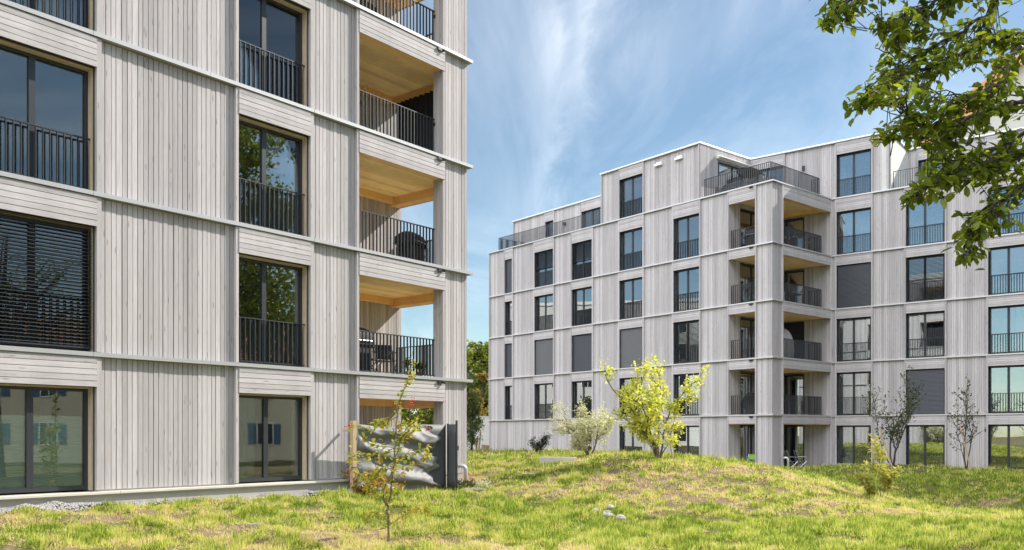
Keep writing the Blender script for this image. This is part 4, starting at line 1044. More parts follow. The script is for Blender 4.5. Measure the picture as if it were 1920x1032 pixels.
bx = (-5.2, 58.0); crown_tree('garden_bush', 'darker bush behind the corner post of the open ground floor loggia', bx, 3.9, blobs_for(3.9, 1.7, 8, 16, .15), 'wood', 4500, .17, .1, 16, None, .1, 'bush')
# trees standing to the right of the picture, seen in the panes of the near block
crown_tree('lawn_tree', 'broad tall tree right of the photo frame, mirrored in the near block windows', (22., 13.6), 20.5, [(b[0], b[1] + 2.6) + b[2:] for b in blobs_for(20.5, 5.2, 24, 21, .32)], 'wood', 19000, .26, .15, 21, None, .24, bark='bark')
crown_tree('lawn_tree', 'taller tree far right of the photo frame beside the cream house', (27.5, 26.0), 13.0, blobs_for(13., 4.6, 13, 23, .3), 'wood', 10000, .30, .18, 23, None, .35)
crown_tree('lawn_tree', 'tree behind the photographer by the street', (-4, -16), 11.0, blobs_for(11., 4.4, 12, 25, .3), 'wood', 9000, .30, .18, 25, None, .3)

# ------------------------------------------------------------------ white garden wall and stakes in the gap
mb = MB(); wf = Fr(-4.6, 64.0, 1, .03); mb.box(wf, 0, 5.0, 0, .22, .2, 3.0); mb.box(wf, -.03, 5.03, -.03, .25, 3.0, 3.06)
tag(mb.build('garden_wall', M['render']), 'white rendered garden wall closing the gap between the two blocks', 'wall')
for k, (px, py, Yd, lb) in enumerate([(896, 818, 44, 'thin tall stake of the row before the white garden wall'), (901, 806, 45, 'tallest leaning stake of the row before the white garden wall'), (907, 838, 43, 'thick short stake in the middle of the row before the white wall'), (914, 838, 43.5, 'short stake nearest the far block before the white wall')]):
    x, y, z = at(px, py, Yd); b0 = pxy(px - 5 + k, Yd)
    pole((b0[0], b0[1], gz(*b0) - .2), (x, y, max(z, gz(*b0) + .35)), .05 if k < 2 else .10, .04 if k < 2 else .09, 'wooden_stake', lb, 'stake', M['stake'], 'stakes in the gap')

# ------------------------------------------------------------------ neighbouring houses
M['cream'] = plain('cream_render', (.66, .60, .44), .9, 0, .08, 1.5)
M['shut'] = plain('shutter_blue', (.10, .17, .26), .6, 0, .1, 3)
M['tile'] = plain('roof_tile', (.45, .19, .09), .85, 0, .3, 5, .4)
def house(name, label, cat, fr, L, dep, zb, zt, m, wins, roof=True, shutters=None, roofm='tile', over=.5, rh=2.6):
    x, y, _ = fr.P(L / 2, -dep / 2, 0); t = thing(name, label, cat, (x, y, zb))
    mb = MB(); mb.box(fr, 0, L, -dep, 0, zb - .5, zt); mb.build('wall', m, t)
    for u, z, w, h in wins:
        mb = MB(); mb.box(fr, u - .07, u + w + .07, .0, .05, z - .07, z); mb.box(fr, u - .07, u + w + .07, 0, .05, z + h, z + h + .07)
        mb.box(fr, u - .07, u, 0, .05, z, z + h); mb.box(fr, u + w, u + w + .07, 0, .05, z, z + h); mb.box(fr, u + w / 2 - .03, u + w / 2 + .03, 0, .04, z, z + h)
        w_ = mb.build('window', M['white'], t)
        mb = MB(); mb.box(fr, u, u + w, .003, .02, z, z + h); mb.build('pane', M['darkglass'], w_)
        if shutters:
            mb = MB()
            for s in (u - .1 - w * .52, u + w + .1):
                mb.box(fr, s, s + w * .52, .01, .04, z, z + h)
                for q in range(14): mb.box(fr, s + .05, s + w * .52 - .05, .041, .06, z + .05 + (h - .1) * q / 14, z + .02 + (h - .1) * (q + .8) / 14)
            mb.build('shutter', shutters, w_)
    if roof:
        P = fr.P; e = over; zr = zt + rh
        mb = MB(); th = .14
        for s in (0, 1):
            d0 = e if s == 0 else -dep - e; dm = -dep / 2; sl = rh / (dep / 2); zz = zt - e * sl + .1
            v = [P(-e, d0, zz), P(L + e, d0, zz), P(L + e, dm, zr + .1), P(-e, dm, zr + .1)]
            v += [(a, b_, c_ + th) for a, b_, c_ in v]
            mb.add(v, [(0, 1, 2, 3), (7, 6, 5, 4), (0, 4, 5, 1), (1, 5, 6, 2), (2, 6, 7, 3), (3, 7, 4, 0)])
        rf = mb.build('roof', M[roofm], t)
        mb = MB()
        for u in (0, L - .25):
            mb = MB(); v = [P(u + q, *w) for q in (0, .25) for w in ((0, zt), (-dep, zt), (-dep / 2, zr))]
            mb.add(v, [(0, 1, 2), (5, 4, 3), (0, 3, 4, 1), (1, 4, 5, 2), (2, 5, 3, 0)]); mb.build('gable', m, t)
        if roofm == 'orange': return t
        mb = MB(); mb.box(fr, L * .3, L * .3 + .7, -dep * .42, -dep * .42 + .7, zr - .6, zr + 1.0); mb.build('chimney', M['cream'], rf)
    else:
        mb = MB(); mb.box(fr, -.15, L + .15, -dep - .15, .15, zt, zt + .35); mb.build('roof', M['cap'], t)
    return t
M['darkglass'] = plain('dark_pane', (.02, .025, .03), .05, 0, .1, 1, 0, .8)
def wins(us, zs, w, h): return [(u, z, w, h) for z in zs for u in us]
house('cream_house', 'long cream rendered house with blue shutters and tiled roof, mirrored in the near block panes', 'house', Fr(33, 25, 0, -1), 27, 9, -.2, 6.6, M['cream'], wins((1.6, 4.8, 8.0, 11.2, 14.4, 17.6, 20.8, 24.0), (1.1, 4.1), .9, 1.35), True, M['shut'])
house('white_block', 'white rendered block hidden behind the near block, mirrored in the far block panes', 'apartment building', Fr(-40, 34, 0, 1), 42, 12, -.2, 16.6, M['render'], wins([2 + 3.4 * k for k in range(12)], (1.0, 4.1, 7.2, 10.2, 13.2), 1.5, 1.7), False)
house('tall_house', 'tall pale house behind the right wing, its orange roof edge showing between walnut leaves', 'house', Fr(37.6, 92, 0, -1), 16, 20, 0, 27.2, M['render'], [(3, 22, 1.2, 1.5)], True, None, 'orange', .7, 10)
M_or = None
house('low_house', 'white house with a thin orange roof edge just above the right wing attic', 'house', Fr(33.1, 80, 1, 0), 3.9, 8, 0, 26.2, M['render'], [(.6, 24.6, .5, .9)], True, None, 'orange', .15, .7)

# ------------------------------------------------------------------ the grey privacy screen
def post(px, y0, y1, d, w, name, parent, m, dz=0):
    u = LF.u(px); q = LF.P(u, d, 0); mb = MB(); z0 = gz(q[0], q[1]) - .1
    mb.box(LF, u - w / 2, u + w / 2, d - w / 2, d + w / 2, z0, y1); return mb.build(name, m, parent, bevel=.004)
sfr = Fr(*LF.P(0, .42, 0)[:2], LF.t[0], LF.t[1])
us0, us1 = sfr.u(669), sfr.u(838)
q = sfr.P(us0, 0, 0)
t = thing('privacy_screen', 'sagging grey cloth privacy screen stretched between posts before the ground floor loggia', 'privacy screen', (q[0], q[1], gz(q[0], q[1])))
mb = MB(); mb.box(sfr, us0 - .17, us0 - .06, -.05, .06, .2, 2.03); mb.build('timber_post', M['stake'], t, bevel=.006)
mb = MB(); mb.box(sfr, us0 - .055, us0 - .005, -.03, .03, .2, 2.06); mb.build('steel_post', M['railg'], t)
mb = MB(); mb.box(sfr, us0 - .11, us0 - .06, -.37, -.052, 1.78, 1.83); mb.build('wall_bracket', M['stake'], t)
def cloth(a, c):
    jag = .045 * math.sin(c * 17 + 1) * a ** 4 + .03 * math.sin(c * 41) * a ** 6
    u = us0 + (us1 - us0) * (.84 * a + jag)
    edge = min(1, a / .05) * min(1, (1 - a) / .03 + .35) * min(1, c / .05) * min(1, (1 - c) / .05)
    ph = 3.1 * (c + .34 * (1 - math.exp(-2.6 * a))) + .16 * math.sin(a * 5.3 + 2) + .07 * math.sin(a * 13 + c * 6)
    fr_ = ph % 1; k = int(ph)
    s = .5 - .5 * math.cos(math.pi * fr_ / .3) if fr_ < .3 else .5 + .5 * math.cos(math.pi * (fr_ - .3) / .7)   # tucked in under each fold, swelling above it
    d = .15 * edge * (s - .25) * (.30 + .70 * abs(math.sin(1.9 * k + .8 + 2.1 * a))) + .04 * edge * math.sin(a * 3.1)
    d += .014 * edge * math.sin(a * 17 + c * 11 * (1 + a)) + .008 * edge * math.sin(c * 37 + a * 9) + .006 * math.sin(a * 47 - c * 23) * edge
    zt = 1.95 - .10 * math.sin(math.pi * min(1, a * 1.15)) ** 2 * (1 - a); zb_ = .30 + .02 * math.sin(a * 9)
    return sfr.P(u, d + .012, zb_ + (zt - zb_) * c)
mb = MB(); mb.grid(cloth, 100, 120); mb.build('cloth', M['cloth'], t, smooth=True, solid=.006)
def taut(a, c): return sfr.P(us0 + (us1 - us0) * (.62 + .38 * a), -.035 + .008 * math.sin(a * 9 + c * 3), .27 + (1.97 - .27) * c)
mb = MB(); mb.grid(taut, 8, 8); mb.build('side_cloth', M['cloth_shade'], t, smooth=True, solid=.006)  # dark sheet standing in for the shaded right end of the screen
def flange(a, c): return sfr.P(us1 + .01 + .02 * math.sin(c * 3), .30 * a, .28 + (1.98 - .28) * c)
mb = MB(); mb.grid(flange, 4, 6); mb.build('side_cloth', M['cloth_shade'], t, smooth=True, solid=.008)
mb = MB(); mb.box(sfr, us1 + .015, us1 + .06, .29, .33, .1, 2.08); mb.box(sfr, us1 + .06, us1 + .10, .28, .33, 1.30, 1.42); mb.build('steel_post', M['rail'], t)
mb = MB(); mb.box(sfr, us1 + .02, us1 + .06, -.02, .02, .1, 2.0); mb.build('steel_post', M['rail'], t)

# ------------------------------------------------------------------ things on the loggias
def hang_curtain(fr, u0, u1, d, z0, z1, label, seed):
    o = drape(fr, u0, u1, d, z0, z1, .05, .19, seed).build('outdoor_curtain', M['curtd'], None, True, solid=.006); tag(o, label, 'curtain'); return o
hang_curtain(LE, .62, 2.25, -.48, LV[3] + .05, LV[4] - .79, 'dark outdoor curtain on the open end of the fourth storey loggia of the near block', 2)
hang_curtain(LE, .36, .62, -.42, LV[0] + .05, LV[1] - .8, 'narrow dark curtain tied beside the corner post of the near block ground floor loggia', 3)

def chair(name, label, m, mf, h=.86, group=None, seat_h=.44):
    """folding chair at the origin, facing -y"""
    t = thing(name, label, 'chair', (0, 0, 0), group); f = WORLD
    mb = MB(); mb.grid(lambda a, c: (-.23 + .46 * a, -.22 + .42 * c, seat_h - .015 * math.sin(math.pi * a)), 6, 4); mb.build('seat', m, t, True, solid=.02)
    mb = MB(); mb.grid(lambda a, c: (-.22 + .44 * a, .20 + .14 * c + .02 * math.sin(math.pi * a), seat_h + .06 + (h - seat_h) * c), 6, 4); mb.build('backrest', m, t, True, solid=.02)
    for s in (-1, 1):
        mb = MB(); mb.tube([(s * .24, -.26, 0), (s * .24, .20, seat_h + .05), (s * .24, .37, h + .07)], .013, 6); mb.build('leg', mf, t)
        mb = MB(); mb.tube([(s * .25, .30, 0), (s * .25, -.20, seat_h)], .013, 6); mb.build('leg', mf, t)
        mb = MB(); mb.tube([(s * .25, -.20, seat_h + .22), (s * .25, .26, seat_h + .24)], .014, 6); mb.build('armrest', mf, t)
    return t
def put(t, fr, u, d, z, rz=0.):
    p = fr.P(u, d, z); t.location = p; t.rotation_euler = (0, 0, fr.ang() + rz)
ch = chair('folding_chair', 'black mesh chair beside the covered grill on the second storey loggia of the near block', M['cover'], M['black'], .84)
put(ch, LF, uC0 + 1.35, -1.15, LV[1], .5)
c2 = dup(ch, LF.P(uC0 + 1.95, -1.1, LV[1]), LF.ang() - .5, 'black mesh chair nearest the open end of the second storey loggia of the near block')
c3 = dup(ch, LF.P(uC0 + 1.0, -1.9, LV[3]), LF.ang() + .9, 'black armchair deep inside the fourth storey loggia of the near block', 1.05)
def grill(label, fr, u, d, z, w, h, dp, mat_, rz=0):
    p = fr.P(u, d, z); t = thing('barbecue_grill', label, 'grill', p); f = Fz(p[0], p[1], fr.ang() + rz)
    mb = MB(); mb.box(f, -w * .42, w * .42, -dp * .42, dp * .42, z + .08, z + h * .62); mb.build('cabinet', mat_, t, bevel=.02)
    def lid(a, c):
        an = math.pi * a; return f.P((-.5 + c) * w, -math.cos(an) * dp * .5, z + h * .62 + math.sin(an) ** .6 * h * .38 * (1 - .25 * abs(2 * c - 1) ** 4))
    mb = MB(); mb.grid(lid, 10, 8)
    for c in (0, 1):
        pts = [lid(k / 10, c) for k in range(11)]; mb.add(pts, [tuple(range(11))])
    mb.build('hood', mat_, t, True)
    mb = MB(); mb.box(f, -w * .7, -w * .45, -dp * .35, dp * .35, z + h * .58, z + h * .62); mb.box(f, w * .45, w * .7, -dp * .35, dp * .35, z + h * .58, z + h * .62); mb.build('side_shelf', M['black'], t)
    mb = MB(); mb.tube([f.P(-w * .35, dp * .54, z + h * .7), f.P(w * .35, dp * .54, z + h * .7)], .014, 6); mb.build('handle', M['steel'], t)
    for sx in (-1, 1):
        mb = MB(); mb.tube([f.P(sx * w * .36 - .02, -dp * .3, z + .09), f.P(sx * w * .36 + .02, -dp * .3, z + .09)], .09, 12); mb.build('wheel', M['black'], t)
    return t
grill('tall black gas grill at the left of the second storey loggia, near block', LF, uC0 + .62, -.75, LV[1], .78, 1.2, .55, M['cover'])
grill('covered black grill in the open end of the third storey loggia of the near block', LF, uC1 - .28, -.85, LV[2], .86, .98, .6, M['cover'], .3)
def potted(label, fr, u, d, z, h, r, leaf, seed, pot='potc'):
    p = fr.P(u, d, z); rr = random.Random(seed); t = thing('potted_plant', label, 'plant', p)
    mb = MB(); mb.lathe(p, [(r * .7, 0), (r, r * 1.5), (r * 1.05, r * 1.6), (r * .9, r * 1.6)], 12); mb.build('pot', M[pot], t, True)
    segs, tips = [], []
    for k in range(7): grow((p[0], p[1], z + r * 1.5), (rr.gauss(0, .4), rr.gauss(0, .4), 1), h * rr.uniform(.5, .85), .006, 0, 1, segs, tips, rr, .2, .05, (3, 4), .4, (.4, 1.), 4, .3)
    wood_mesh('stem', segs, M['bark'], t)
    c, d_, n, ll, ww = leaves_at(tips, 3, .03, rr, .08, .045, .5, .2); leaf_mesh('foliage', c, d_, n, ll, ww, LM[leaf], t); return t
potted('bushy potted plant at the left of the fourth storey loggia of the near block', LF, uC0 + .22, -.62, LV[3], .95, .16, 'birch', 41)
potted('small potted herb behind the railing of the second storey loggia, beside the chairs', LF, uC0 + 2.1, -.42, LV[1], .35, .09, 'spindle', 42, 'potw')
potted('low potted plant nearest the corner post on the second storey loggia of the near block', LF, uC0 + 2.55, -.45, LV[1], .30, .10, 'walnut', 43)
# slatted stool on the top loggia
p = LF.P(uC0 + .72, -.55, LV[4]); f = Fz(p[0], p[1], LF.ang() + .15); t = thing('slatted_stool', 'dark slatted stool behind the railing of the uppermost visible loggia of the near block', 'stool', p)
mb = MB()
for k in range(6): mb.box(f, -.3 + k * .1, -.22 + k * .1, -.22, .22, LV[4] + .42, LV[4] + .445)
mb.build('seat', M['stoolw'], t)
for sx in (-1, 1):
    for sy in (-1, 1): mb = MB(); mb.tube([f.P(sx * .27, sy * .2, LV[4]), f.P(sx * .24, sy * .16, LV[4] + .42)], .018, 6); mb.build('leg', M['stoolw'], t)

# far block
z = FV[4]
grill('black covered grill on the uppermost loggia of the far block, behind its left railing', LW, uG0 + .95, -.75, z, .75, 1.05, .5, M['cover'])
mb = MB(); u1 = SW.u(1466.5); pts = [SW.P(u1 + .3 + 3.4 * k / 40, -.45, z + .82 - .26 * abs(math.sin(k / 40 * math.pi * 2.)) ** .8) for k in range(41)]
for p in pts[1::2]: mb.lathe(p, [(.01, -.035), (.03, -.01), (.02, .03)], 6)
o = tag(mb.build('string_lights', M['white']), 'string of small white bulbs looped inside the right railing of the uppermost far loggia', 'string lights')
c4_ = dup(ch, SW.P(3.0, -1.4, z), SW.ang() + .3, 'dark chair behind the string of bulbs on the uppermost far loggia')
z = FV[3]
potted('dark leafy pot plant behind the left railing of the third storey far loggia', LW, uG0 + .75, -.5, z, .9, .15, 'dark', 51, 'potg')
potted('round bushy plant behind the left railing close to the corner post, third storey far loggia', LW, uG1 - .25, -.6, z, .55, .16, 'birch', 54, 'potw')
p = SW.P(u1 + .55, -.6, z); f = Fz(p[0], p[1], SW.ang()); t = thing('storage_box', 'white storage box beside the corner post on the fourth storey far loggia', 'box', p)
mb = MB(); mb.box(f, -.3, .3, -.25, .25, z, z + .55); mb.build('bin', M['white'], t, bevel=.02); mb = MB(); mb.box(f, -.32, .32, -.27, .27, z + .551, z + .6); mb.build('lid', M['white'], t, bevel=.015)
p = SW.P(3.6, -1.0, z); f = Fz(p[0], p[1], SW.ang()); t = thing('garden_table', 'small dark table with flowers on it on the fourth storey far loggia', 'table', p)
mb = MB(); mb.box(f, -.45, .45, -.35, .35, z + .70, z + .73); mb.build('tabletop', M['black'], t)
for sx in (-1, 1):
    for sy in (-1, 1): mb = MB(); mb.tube([f.P(sx * .4, sy * .3, z), f.P(sx * .4, sy * .3, z + .7)], .018, 6); mb.build('leg', M['black'], t)
potted('green plant standing on the dark table of the fourth storey far loggia', SW, 3.55, -1.0, z + .731, .38, .09, 'pale', 52, 'potw')
potted('leafy plant on the floor between box and table, fourth storey far loggia', SW, 2.6, -.7, z, .6, .15, 'birch', 53, 'potg')
z = FV[2]
p = SW.P(2.75, -1.15, z); t = thing('hanging_chair', 'egg shaped hanging chair under a pale grey cover on the third storey far loggia', 'chair', p)
def egg(a, c):
    an = 2 * math.pi * a; h = c * 1.72; rr_ = .62 * (max(0, 1 - ((h - .5) / 1.25) ** 2)) ** .5 if h > .5 else .62
    rr_ = max(.02, rr_) * (1 + .05 * math.sin(an * 7 + c * 2)); return (p[0] + rr_ * math.cos(an), p[1] + rr_ * .8 * math.sin(an), z + .02 + h)
mb = MB(); mb.grid(egg, 40, 16); mb.build('cover', M['coverg'], t, True)
mb = MB(); mb.tube([(p[0], p[1], z), (p[0], p[1], z + .3)], [.45, .42], 16); mb.build('stand', M['black'], t)
c5 = dup(ch, LW.P(uG1 - .45, -.9, z), LW.ang() + .6, 'dark chair behind the left railing of the third storey far loggia')
z = FV[1]
p = LW.P(uG0 + 1.0, -.75, z); f = Fz(p[0], p[1], LW.ang()); t = thing('round_chair', 'black round basket chair filling the left railing of the second storey far loggia', 'chair', p)
mb = MB(); mb.grid(lambda a, c: f.P(.62 * c * math.cos(2 * math.pi * a), .12 - .30 * (1 - c * c), z + .66 + .56 * c * math.sin(2 * math.pi * a) - .1 * (1 - c)), 24, 6); mb.build('basket', M['cover'], t, True, solid=.03)
for sx in (-1, 1): mb = MB(); mb.tube([f.P(sx * .35, .2, z), f.P(sx * .3, -.2, z + .45)], .02, 6); mb.build('leg', M['black'], t)
p = SW.P(u1 + .75, -1.0, z); f = Fz(p[0], p[1], SW.ang()); t = thing('bar_table', 'high white topped table beside the corner post on the second storey far loggia', 'table', p)
mb = MB(); mb.box(f, -.4, .4, -.3, .3, z + 1.04, z + 1.08); mb.build('tabletop', M['white'], t)
for sx in (-1, 1): mb = MB(); mb.box(f, sx * .34 - .03, sx * .34 + .03, -.25, .25, z, z + 1.04); mb.build('leg', M['white'], t)
c6 = dup(ch, SW.P(2.2, -1.0, z), SW.ang() - .3, 'dark chair to the right of the high white table, second storey far loggia')
z = -.11
c7 = chair('folding_chair', 'grey folding chair leaning at the ground floor corner of the far block, left one', M['coverg2'], M['steel'], .95, 'folding chairs on the far terrace'); put(c7, SW, u1 + .55, .25, z, .9)
c8 = dup(c7, SW.P(u1 + 1.35, .3, z), SW.ang() + .8, 'grey folding chair on the far terrace, right one, nearest the glazed door')
c9 = chair('garden_chair', 'bright green chair on the ground floor loggia, left of the pair', M['green'], M['steel'], .72, 'green chairs on the far ground floor loggia', .42); put(c9, LW, uG0 + .85, -.8, z, .4)
c10 = dup(c9, LW.P(uG0 + 1.75, -.7, z), LW.ang() - .3, 'bright green chair on the ground floor loggia, right of the pair, by the corner post')
# roof terrace furniture
z = FV[5] - .0
def lounge(label, fr, u, d, w, dp, h, a=0):
    p = fr.P(u, d, z); f = Fz(p[0], p[1], fr.ang() + a); t = thing('terrace_sofa', label, 'sofa', p)
    mb = MB(); mb.box(f, -w / 2, w / 2, -dp / 2, dp / 2, z + .12, z + h * .5); mb.build('seat', M['coverg2'], t, bevel=.06)
    mb = MB(); mb.box(f, -w / 2, w / 2, -dp / 2, -dp / 2 + .2, z + h * .501, z + h); mb.build('backrest', M['coverg2'], t, bevel=.06)
    for sx in (-1, 1): mb = MB(); mb.box(f, sx * (w / 2 - .12) - .1, sx * (w / 2 - .12) + .1, -dp / 2 + .205, dp / 2, z + h * .501, z + h * .78); mb.build('armrest', M['coverg2'], t, bevel=.05)
    for sx in (-1, 1): mb = MB(); mb.box(f, sx * w * .42 - .03, sx * w * .42 + .03, -dp * .4, dp * .4, z, z + .12); mb.build('leg', M['black'], t)
    return t
lounge('grey covered sofa behind the roof terrace railing beside the penthouse awning', LW, LW.u(1352), -1.3, 2.2, .9, .95)
lounge('dark covered seat at the corner of the roof terrace railing', SW, 2.3, -1.6, 1.5, .9, .95, .3)
p = SW.P(1.6, -2.4, z); t = thing('folded_parasol', 'dark parasol tipped to one side over the corner roof terrace', 'parasol', p)
mb = MB(); mb.tube([p, (p[0], p[1], z + 1.4)], .03, 8); mb.build('pole', M['black'], t)
mb = MB(); cx = (p[0], p[1], z + 1.75)
top = Vector(SW.P(1.5, -2.4, z + 1.45)); a_, b_ = Vector((SW.t[0], SW.t[1], -.25)), Vector((SW.n[0], SW.n[1], 0))
mb.grid(lambda a, c: top + (a_ * math.cos(2 * math.pi * a) + b_ * math.sin(2 * math.pi * a)) * .72 * c + Vector((0, 0, -.30 * c ** 1.5)), 8, 4); mb.build('canopy', M['cover'], t, solid=.012)
mb = MB(); mb.lathe(p, [(.3, 0), (.3, .06), (.05, .1)], 12); mb.build('base', M['black'], t)

# ------------------------------------------------------------------ on the lawn
def bent_pipe(label, x, y, h, a, r=.055):
    z = gz(x, y); mb = MB(); pts = [(x, y, z - .15), (x, y, z + h * .7)]
    for k in range(1, 8):
        s = k / 7 * 2.3; pts.append((x + math.cos(a) * .13 * (1 - math.cos(s)), y + math.sin(a) * .13 * (1 - math.cos(s)), z + h * .7 + .13 * math.sin(s)))
    mb.tube(pts, r, 12, cap=False); tag(mb.build('vent_pipe', M['pvc'], None, True, solid=.006), label, 'pipe')
x, y = LF.P(LF.u(853), .40, 0)[:2]; bent_pipe('bent pale metal pipe at the right post of the grey screen', x, y, .62, math.pi, .05)
q = SW.P(.75, .45, 0); bent_pipe('bent shiny metal pipe at the foot of the far block corner post', q[0], q[1], .75, 2.6)
mb = MB(); x, y = pxy(1047, 29.0); zb = gz(x, y); f = Fz(x, y, -.10); mb.box(f, -.60, .60, -.42, .42, zb - .15, zb + .24)
tag(mb.build('concrete_slab', M['slab'], None, bevel=.015), 'pale concrete slab lying on the lawn left of the yellow tree', 'slab')
for px, Yd, w, dp, lb in ((985, 26.6, .28, .45, 'flat grey cover plate in the grass left of the pale concrete slab'), (470, 15.1, .20, .25, 'flat grey plate in the grass before the glazed ground floor door of the near block')):
    x, y = pxy(px, Yd); zb = gz(x, y); mb = MB(); f = Fz(x, y, .1); mb.box(f, -w, w, -dp, dp, zb - .1, zb + .015); tag(mb.build('cover_plate', M['slab2'], None, bevel=.008), lb, 'plate')
q = SW.P(1.3, 1.0, 0); mb = MB(); mb.box(SW, .9, 2.1, .75, 1.35, -.4, -.02); tag(mb.build('step_slab', M['slab2'], None, bevel=.01), 'grey slab at the edge of the far terrace below the folding chairs', 'slab')
for k in range(17):
    Yd = rnd.uniform(17.9, 19.6); x, y = pxy(rnd.gauss(1152 + (18.6 - Yd) * 22, 9), Yd); r = rnd.uniform(.04, .11); zb = gz(x, y)
    mb = MB(); o0 = [(rnd.uniform(.75, 1.2)) for _ in range(24)]
    def st(a, c):
        an = 2 * math.pi * (a % 1); ph = math.pi * (c - .5); kk = o0[int(round(a * 8)) % 8 + 8 * (int(round(c * 4)) % 3)] if 0 < c < 1 else 1
        return (x + r * kk * math.cos(ph) * math.cos(an), y + r * kk * math.cos(ph) * math.sin(an), zb + .03 + r * .3 + r * .6 * kk * math.sin(ph))
    mb.grid(st, 8, 4); tag(mb.build('stone', M['stone']), 'pale stone in the small heap lying in the grass at the middle of the lawn', 'stone', 'heap of pale stones')
def flowers(label, px, Yd, leaf, n, seed, h=.28, w=.22):
    x, y = pxy(px, Yd); z = gz(x, y); rr = random.Random(seed); t = thing('flower_clump', label, 'flowers', (x, y, z))
    C, D, N, L_ = [], [], [], []
    for k in range(160): a = rr.uniform(0, 6.28); q = rr.random() ** .5 * w; C.append((x + q * math.cos(a), y + q * math.sin(a), z + rr.uniform(0, h * .55))); D.append((math.cos(a) * .6, math.sin(a) * .6, rr.uniform(.4, 1.3))); N.append((rr.gauss(0, .5), rr.gauss(0, .5), 1)); L_.append(rr.uniform(.06, .13))
    leaf_mesh('foliage', C, D, N, np.array(L_), np.array(L_) * .35, LM['birch' if leaf == 'pink' else 'silver'], t)
    C, D, N = [], [], []
    for k in range(n):
        a = rr.uniform(0, 6.28); q = rr.random() ** .5 * w; c = Vector((x + q * math.cos(a) + .03, y + q * math.sin(a), z + h * rr.uniform(.6, 1.1)))
        for s in range(6): C.append(tuple(c)); an = s * 1.047 + a; D.append((math.cos(an), math.sin(an), .25)); N.append((0, 0, 1))
    leaf_mesh('petals', C, D, N, .04, .032, M[leaf], t)
flowers('pink flowers in bloom at the corner of the near block', 873, 23.2, 'pink', 30, 61, .3, .24)
flowers('cream white flowers in bloom right of the pink ones', 901, 23.6, 'petalw', 26, 62, .24, .24)
pts = []
for k in range(500):
    x, y = pxy(rnd.uniform(868, 918), rnd.uniform(22.9, 24.4)); pts.append((x, y, gz(x, y) + .03))
pebbles('grey_gravel', pts, .02, .04, M['gravel'], 'small patch of grey gravel around the flowers at the corner of the near block', 'gravel')

# ------------------------------------------------------------------ sky, sun, camera
AZ, EL = R(27), R(37.5)              # from +x towards +y, and above the horizon
S = Vector((math.cos(AZ) * math.cos(EL), math.sin(AZ) * math.cos(EL), math.sin(EL)))
w = bpy.data.worlds.new('World'); sc.world = w; w.use_nodes = True; nt = w.node_tree; nt.nodes.clear()
out = nd(nt, 'ShaderNodeOutputWorld')
sky = nd(nt, 'ShaderNodeTexSky'); sky.sky_type = 'NISHITA'; sky.sun_disc = False; sky.sun_elevation = EL; sky.sun_rotation = math.pi / 2 - AZ
sky.altitude = 450; sky.air_density = 1.0; sky.dust_density = .3; sky.ozone_density = 1.5
tc = nd(nt, 'ShaderNodeTexCoord'); sp = nd(nt, 'ShaderNodeSeparateXYZ', {0: tc.outputs['Generated']})
zz = math_(nt, 'MAXIMUM', math_(nt, 'ADD', sp.outputs[2], .12), .05)
cu = math_(nt, 'DIVIDE', sp.outputs[0], zz); cv = math_(nt, 'DIVIDE', sp.outputs[1], zz)
cp = nd(nt, 'ShaderNodeCombineXYZ', {0: cu, 1: cv}).outputs[0]
# cirrus: stretched wisps on a high layer
rot = nd(nt, 'ShaderNodeMapping', {'Vector': cp, 'Rotation': (0, 0, R(-12)), 'Scale': (2.2, .7, 1)}).outputs[0]
n1 = nd(nt, 'ShaderNodeTexNoise', {'Vector': rot, 'Scale': 1.1, 'Detail': 9, 'Roughness': .58, 'Distortion': .9}).outputs['Fac']
n2 = nd(nt, 'ShaderNodeTexNoise', {'Vector': cp, 'Scale': .55, 'Detail': 4}).outputs['Fac']
veil = math_(nt, 'MULTIPLY', math_(nt, 'MULTIPLY_ADD', n1, 2.6, -1.05, clamp=True), math_(nt, 'MULTIPLY_ADD', n2, 2.4, -.65, clamp=True), clamp=True)
# one long drawn-out wisp, placed by compass bearing and height
az = math_(nt, 'DIVIDE', sp.outputs[0], math_(nt, 'MAXIMUM', sp.outputs[1], .05)); ev = math_(nt, 'DIVIDE', sp.outputs[2], math_(nt, 'MAXIMUM', sp.outputs[1], .05))
nz = nd(nt, 'ShaderNodeTexNoise', {'Vector': nd(nt, 'ShaderNodeMapping', {'Vector': cp, 'Rotation': (0, 0, R(8)), 'Scale': (3.2, 1.0, 1)}).outputs[0], 'Scale': 1.7, 'Detail': 10, 'Roughness': .62, 'Distortion': .6}).outputs['Fac']
def wisp(a0, k1, k2, e0, wd, lo, hi, amt):
    de = math_(nt, 'SUBTRACT', ev, e0)
    c = math_(nt, 'ADD', math_(nt, 'MULTIPLY_ADD', de, k1, a0), math_(nt, 'MULTIPLY', math_(nt, 'MULTIPLY', de, de), k2))
    c = math_(nt, 'ADD', c, math_(nt, 'MULTIPLY_ADD', nz, .09, -.045))
    q = math_(nt, 'DIVIDE', math_(nt, 'SUBTRACT', az, c), wd); g = math_(nt, 'POWER', 2.718, math_(nt, 'MULTIPLY', math_(nt, 'MULTIPLY', q, q), -1.))
    f1 = nd(nt, 'ShaderNodeMapRange', {'Value': ev, 1: lo - .04, 2: lo + .06, 3: 0., 4: 1.}).outputs[0]; f2 = nd(nt, 'ShaderNodeMapRange', {'Value': ev, 1: hi - .06, 2: hi + .06, 3: 1., 4: 0.}).outputs[0]
    return math_(nt, 'MULTIPLY', math_(nt, 'MULTIPLY', g, math_(nt, 'MULTIPLY', f1, f2)), math_(nt, 'MULTIPLY', math_(nt, 'MULTIPLY_ADD', nz, 3.0, -.85, clamp=True), amt))
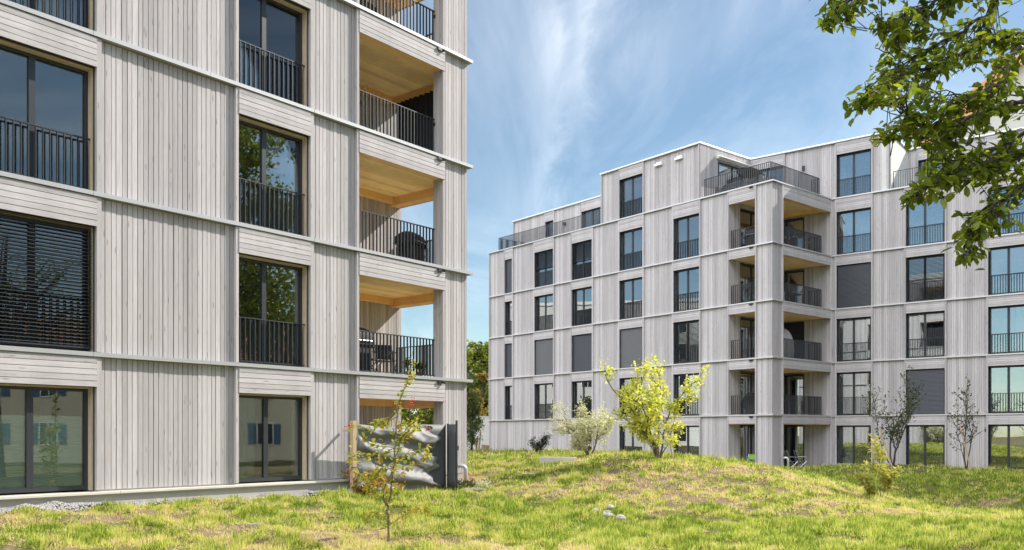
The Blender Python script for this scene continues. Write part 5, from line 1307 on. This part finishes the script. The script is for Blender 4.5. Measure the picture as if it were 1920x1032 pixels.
ws = [wisp(.045, .15, -1.2, .33, .020, .235, .52, .42), wisp(.080, -.05, 0, .42, .012, .33, .56, .38), wisp(.065, .25, 0, .45, .10, .36, .66, .40), wisp(.25, 3.0, 0, .31, .12, .25, .36, .24), wisp(.33, .4, 0, .48, .16, .40, .66, .22)]
cl = veil
for q in ws: cl = math_(nt, 'ADD', cl, q, clamp=True)
cl = math_(nt, 'MULTIPLY', cl, .42)
col_ = mixc(nt, cl, mixc(nt, 1.0, sky.outputs[0], (.97, 1.02, .95), 'MULTIPLY'), (12.5, 12.9, 13.2))
# unseen bright cloud added behind the camera as fill for the shaded facades
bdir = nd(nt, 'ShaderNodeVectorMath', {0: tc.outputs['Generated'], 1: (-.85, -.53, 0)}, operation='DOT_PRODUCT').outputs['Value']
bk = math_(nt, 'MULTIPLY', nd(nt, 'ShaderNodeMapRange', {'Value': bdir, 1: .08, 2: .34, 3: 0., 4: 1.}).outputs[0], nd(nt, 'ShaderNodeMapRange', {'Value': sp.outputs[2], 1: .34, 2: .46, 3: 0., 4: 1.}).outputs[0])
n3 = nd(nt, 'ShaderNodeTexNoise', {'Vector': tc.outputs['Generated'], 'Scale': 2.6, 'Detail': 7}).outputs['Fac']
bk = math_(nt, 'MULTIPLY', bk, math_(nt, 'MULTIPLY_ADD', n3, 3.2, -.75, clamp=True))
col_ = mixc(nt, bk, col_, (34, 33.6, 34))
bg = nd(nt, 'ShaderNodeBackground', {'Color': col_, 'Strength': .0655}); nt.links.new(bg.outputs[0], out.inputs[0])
ld = bpy.data.lights.new('sun', 'SUN'); ld.energy = 3.6; ld.angle = R(.53); ld.color = (1.0, .93, .82)
lo = bpy.data.objects.new('sun', ld); col.objects.link(lo); lo.rotation_euler = S.to_track_quat('Z', 'Y').to_euler(); lo.location = S * 60
cd = bpy.data.cameras.new('camera'); cam = bpy.data.objects.new('camera', cd); col.objects.link(cam); sc.camera = cam
cam.location = (0, 0, H); cam.rotation_euler = (R(90), 0, 0); cd.sensor_width = 36; cd.lens = 36 * FPX / 1920; cd.shift_y = 300 / 1920; cd.clip_end = 3000; cd.clip_start = .1
sc.view_settings.view_transform = 'Standard'; sc.view_settings.look = 'None'; sc.view_settings.exposure = 1.1; sc.view_settings.gamma = 1
sc.cycles.max_bounces = 8; sc.cycles.transparent_max_bounces = 16
